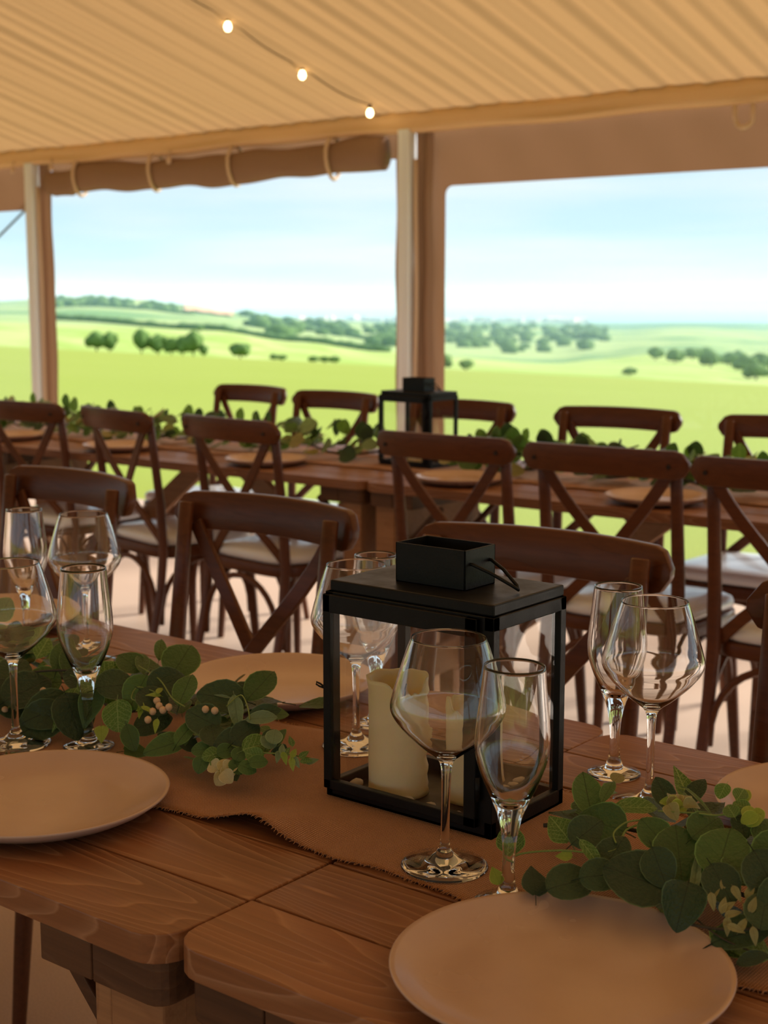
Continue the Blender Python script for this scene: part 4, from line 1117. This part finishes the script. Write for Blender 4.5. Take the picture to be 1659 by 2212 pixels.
for (x, y, a) in [(1436, 1760, 150), (1452, 1772, 200), (1470, 1762, 30), (1462, 1778, -60), (1446, 1752, 100), (1490, 1772, 10), (1480, 1755, 80)]: gleaf(GR, MR, x, y, 38, .95, a, 'cup', rnd.choice(['leaflime', 'leafkhaki']), rnd, .5, .012)
for (x, y, a) in [(1567, 1747, 240), (1587, 1752, 60), (1613, 1750, 50), (1607, 1786, 90), (1592, 1776, 150), (1640, 1800, 20), (1625, 1806, 200), (1650, 1790, 100), (1588, 1788, 120)]: gleaf(GR, MR, x, y, 38, .95, a, 'round', rnd.choice(['leaflime', 'leafnet']), rnd, .6, .02)
for (x, y, a) in [(1250, 1115, -80), (1345, 1130, 80), (1380, 1150, 40), (1320, 960, 80), (1445, 1070, -60), (1470, 1180, 110), (1350, 1280, -90), (1480, 1270, 60), (1540, 1120, 70), (1550, 1360, -80), (1520, 1020, 60), (1290, 1040, 60), (1400, 1220, 20), (1430, 1320, -20)]:
    gleaf(GR, MR, 1180 + x * .2887, 1640 + y * .2887, 40, 1.0, a, 'lance', 'leafkhaki', rnd, .7, .008)
scatter(GR, MR, -.70, .15, 95, rnd, ['leafdark', 'leafdark', 'leaf', 'leaf', 'leafnet'], ['round', 'oval', 'heart', 'round'], .035, .058, .75)
vine(GR, MR, [(1085, 1880), (1130, 1862), (1215, 1856), (1290, 1862), (1335, 1850), (1352, 1812), (1400, 1795), (1425, 1788)], .0010, M['vine'], lift=.008)
vine(GR, MR, [(1330, 1850), (1325, 1828), (1350, 1806), (1380, 1800)], .0008, M['vine'], lift=.012)
vine(GR, MR, [(1420, 1790), (1500, 1795), (1545, 1800), (1580, 1796), (1625, 1800)], .0009, M['vine'], lift=.016)
vine(GR, MR, [(1462, 1998), (1520, 2010), (1580, 2016), (1660, 2012)], .0013, M['twig'], lift=.003)
vine(GR, MR, [(1500, 1990), (1560, 2035), (1640, 2070), (1700, 2090)], .0008, M['twig'], lift=.003)
g = MB(); g.tube([(-.25 + .05 * i, .02 * math.sin(i * 1.1), .025 + .012 * math.sin(i * .9)) for i in range(40)], .0022, 6); g.build('main_stem', M['twig'], GR, smooth=True)

# left garland
ML = Mound(1.165, .125, .080, -3.0, -.94)
GL = empty('eucalyptus_garland', (-1.4, 1.165, T)); tag(GL, 'artificial eucalyptus garland with berries and cream buds left of the lantern', 'garland', 'eucalyptus garlands')
left_leaves = [
 (392, 1434, 92, .95, 60, 'round', 'leaf'), (308, 1443, 88, .55, 92, 'oval', 'leaf'), (342, 1415, 68, .62, 82, 'oval', 'leaf'), (359, 1481, 90, .85, 20, 'round', 'leafdark'), (405, 1502, 86, .95, 70, 'oval', 'leaf'),
 (477, 1513, 104, .80, 168, 'round', 'leafdark'), (563, 1491, 98, 1.0, 50, 'oval', 'leaf'), (574, 1548, 70, .85, 15, 'oval', 'leafdark'), (570, 1562, 66, .8, 8, 'oval', 'leafpale'), (511, 1546, 84, .9, -82, 'lance', 'leafpale'), (492, 1492, 54, .7, 112, 'lance', 'leafpale'), (480, 1510, 40, .8, 165, 'slim', 'leafpale'),
 (215, 1502, 92, .75, -30, 'heart', 'leafnet'), (257, 1550, 72, .95, -90, 'round', 'leafnet'), (139, 1540, 106, .75, -122, 'lance', 'leafnet'), (105, 1540, 118, .85, 200, 'round', 'leafdark'), (156, 1552, 108, .9, -70, 'round', 'leafdark'),
 (131, 1428, 86, .85, 72, 'oval', 'leaf'), (150, 1440, 80, .8, 110, 'oval', 'leaf'), (89, 1408, 66, .9, 60, 'oval', 'leafnet'), (287, 1603, 66, .95, -72, 'oval', 'leaf'), (359, 1618, 100, .85, 195, 'oval', 'leaf'), (405, 1582, 90, .9, 55, 'lance', 'leaf'),
 (219, 1593, 36, .95, -90, 'heart', 'leaflime'), (330, 1530, 80, .9, -40, 'round', 'leafdark'), (440, 1560, 84, .9, 150, 'round', 'leafdark'), (235, 1455, 74, .9, 40, 'heart', 'leafnet'), (195, 1540, 80, .8, -110, 'heart', 'leaf'), (60, 1500, 110, .9, 30, 'round', 'leafdark'), (20, 1520, 110, .9, 120, 'round', 'leafdark'), (90, 1565, 110, .85, -150, 'round', 'leafdark'), (30, 1460, 90, .9, 60, 'round', 'leafdark'), (250, 1490, 90, .9, 10, 'round', 'leafdark'),
 (300, 1500, 80, .9, -120, 'round', 'leaf'), (557, 1620, 66, .95, 20, 'round', 'leafnet'), (585, 1600, 50, .9, 60, 'round', 'leafdark'), (500, 1610, 74, .9, 190, 'round', 'leafdark'), (460, 1600, 70, .9, 100, 'round', 'leafdark'), (532, 1590, 70, .9, 40, 'round', 'leafdark'), (280, 1440, 70, .9, 140, 'round', 'leaf'), (180, 1470, 90, .9, 160, 'round', 'leafdark')]
for sp in left_leaves: gleaf(GL, ML, *sp, rnd, face=.62 if sp[3] > .7 else .5, lift=rnd.uniform(0, .008))
for (x, y, a, m_) in [(435, 1630, 180, 'leaf'), (437, 1660, -110, 'leaf'), (458, 1643, 190, 'leafnet'), (487, 1632, 20, 'leaf'), (512, 1668, -60, 'leaf'), (536, 1672, -20, 'leaf'), (560, 1660, 10, 'leaf'), (591, 1603, 80, 'leafpale'), (575, 1612, 110, 'leafpale'), (548, 1640, 160, 'leafnet'), (470, 1660, -60, 'leafnet'), (520, 1640, 60, 'leaf')]:
    gleaf(GL, ML, x, y, 40, .95, a, 'round', m_, rnd, .6, .006)
for (x, y, a) in [(604, 1628, 80), (620, 1634, 60), (612, 1650, -70), (636, 1640, 70), (644, 1656, -60), (655, 1640, 40), (662, 1656, 10), (630, 1660, -80), (676, 1652, 20), (596, 1648, -100), (622, 1612, 100)]: gleaf(GL, ML, x, y, 30, 1.1, a, 'lance', rnd.choice(['leaflime', 'leafnet', 'leafpale']), rnd, .6, .006)
for (x, y, a) in [(470, 1664, 150), (484, 1660, 95), (498, 1665, 50), (473, 1690, -130), (497, 1688, -50), (484, 1680, -90)]: gleaf(GL, ML, x, y, 30, 1.15, a, 'cup', 'leafcream', rnd, .75, .010, 'petal')
for (x, y) in [(371, 1552), (350, 1549), (336, 1561), (326, 1579), (358, 1558), (21, 1519), (17, 1556), (100, 1515), (345, 1538), (450, 1557), (470, 1560)]: berry(GL, ML.hit(x, y) + Vector((0, -.004, .014)), .0042)
for (x, y, a) in [(344, 1520, 60), (330, 1527, 170), (304, 1552, 200), (310, 1540, 110), (298, 1562, -100), (318, 1560, -20), (340, 1590, -100)]: gleaf(GL, ML, x, y, 34, .9, a, 'lance', 'leaflime', rnd, .5, .014)
scatter(GL, ML, -2.1, -1.05, 120, rnd, ['leafdark', 'leafdark', 'leaf', 'leaf', 'leafnet', 'leafdark'], ['round', 'oval', 'heart', 'round'], .03, .055, .8)
scatter(GL, Mound(1.115, .065, .055, -1.3, -.98), -1.17, -1.045, 34, rnd, ['leaf', 'leafnet', 'leafdark', 'leafpale'], ['round', 'oval', 'cup'], .014, .024, 1.0, face=.5)
scatter(GR, MR, -.66, .0, 30, rnd, ['leafnet', 'leaf', 'leafkhaki'], ['round', 'lance', 'cup'], .012, .022, 1.05, face=.4)
vine(GL, ML, [(345, 1535), (300, 1520), (285, 1545), (310, 1552)], .0007, M['vine'], lift=.02)
vine(GL, ML, [(300, 1470), (345, 1500), (372, 1540), (400, 1560)], .0008, M['vine'], lift=.018)
vine(GL, ML, [(490, 1560), (520, 1535), (535, 1560), (540, 1590)], .0008, M['vine'], lift=.018)
vine(GL, ML, [(420, 1600), (480, 1620), (560, 1640), (620, 1645), (672, 1654)], .0009, M['vine'], lift=.008)
vine(GL, ML, [(17, 1556), (30, 1535), (40, 1505), (60, 1490)], .001, M['vine'], lift=.014)
vine(GL, ML, [(0, 1480), (60, 1470), (130, 1465), (190, 1470)], .0015, M['twig'], lift=.01)
g = MB(); g.tube([(-.7 + .03 * i, .018 * math.sin(i * .9), .028 + .012 * math.sin(i * .7)) for i in range(33)], .0022, 6); g.build('main_stem', M['twig'], GL, smooth=True)
# one leaf held up on its stalk at the frame's left side
p0 = ML.hit(-10, 1480); pT = ony(6, 1320, 1.14)
put_leaf(GL, leafm('round', 'leafpale'), pT + Vector((0, 0, .0)), RGT * .5 + UPV * .8, (CAM - pT) + Vector((0, 0, .3)), .036, 1)
g = MB(); a_ = pT - (RGT * .5 + UPV * .8).normalized() * .018 - Vector(GL.location); g.tube(bez(p0 - Vector(GL.location), p0 - Vector(GL.location) + Vector((0, 0, .03)), a_ - Vector((.01, 0, .02)), a_, 8), .0011, 5); g.build('stem', M['vine'], GL, smooth=True)

# far garlands
for (xa, xb, yc, lab, cnt) in ((-4.95, -2.86, 3.60, 'leafy eucalyptus garland on the far table left of the far lantern', 275), (-2.55, -1.0, 3.58, 'leafy eucalyptus garland on the far table right of the far lantern', 270)):
    MF = Mound(yc, .14, .085, xa - .1, xb + .1)
    e = empty('eucalyptus_garland', ((xa + xb) / 2, yc, T)); tag(e, lab, 'garland', 'eucalyptus garlands')
    scatter(e, MF, xa, xb, cnt, rnd, ['leaf', 'leafdark', 'leafnet', 'leafpale', 'leafkhaki'], ['round', 'oval', 'heart', 'round'], .045, .07, 1.2, face=1.1)
    for i in range(22):
        x = rnd.uniform(xa, xb); y = yc + rnd.uniform(-.06, .06)
        ax = Vector((rnd.uniform(-.5, .5), rnd.uniform(-.4, .1), 1)); put_leaf(e, leafm('round', rnd.choice(['leaf', 'leafdark', 'leafnet'])), Vector((x, y, T + .095 + rnd.uniform(0, .035))), ax, Vector((rnd.uniform(-.4, .4), -1, .3)), rnd.uniform(.04, .06))
    g = MB(); n = 40; g.tube([(xa + (xb - xa) * i / n - (xa + xb) / 2, .02 * math.sin(i), .03 + .012 * math.sin(i * .8)) for i in range(n + 1)], .004, 6); g.build('main_stem', M['twig'], e, smooth=True)

bpy.context.view_layer.update()
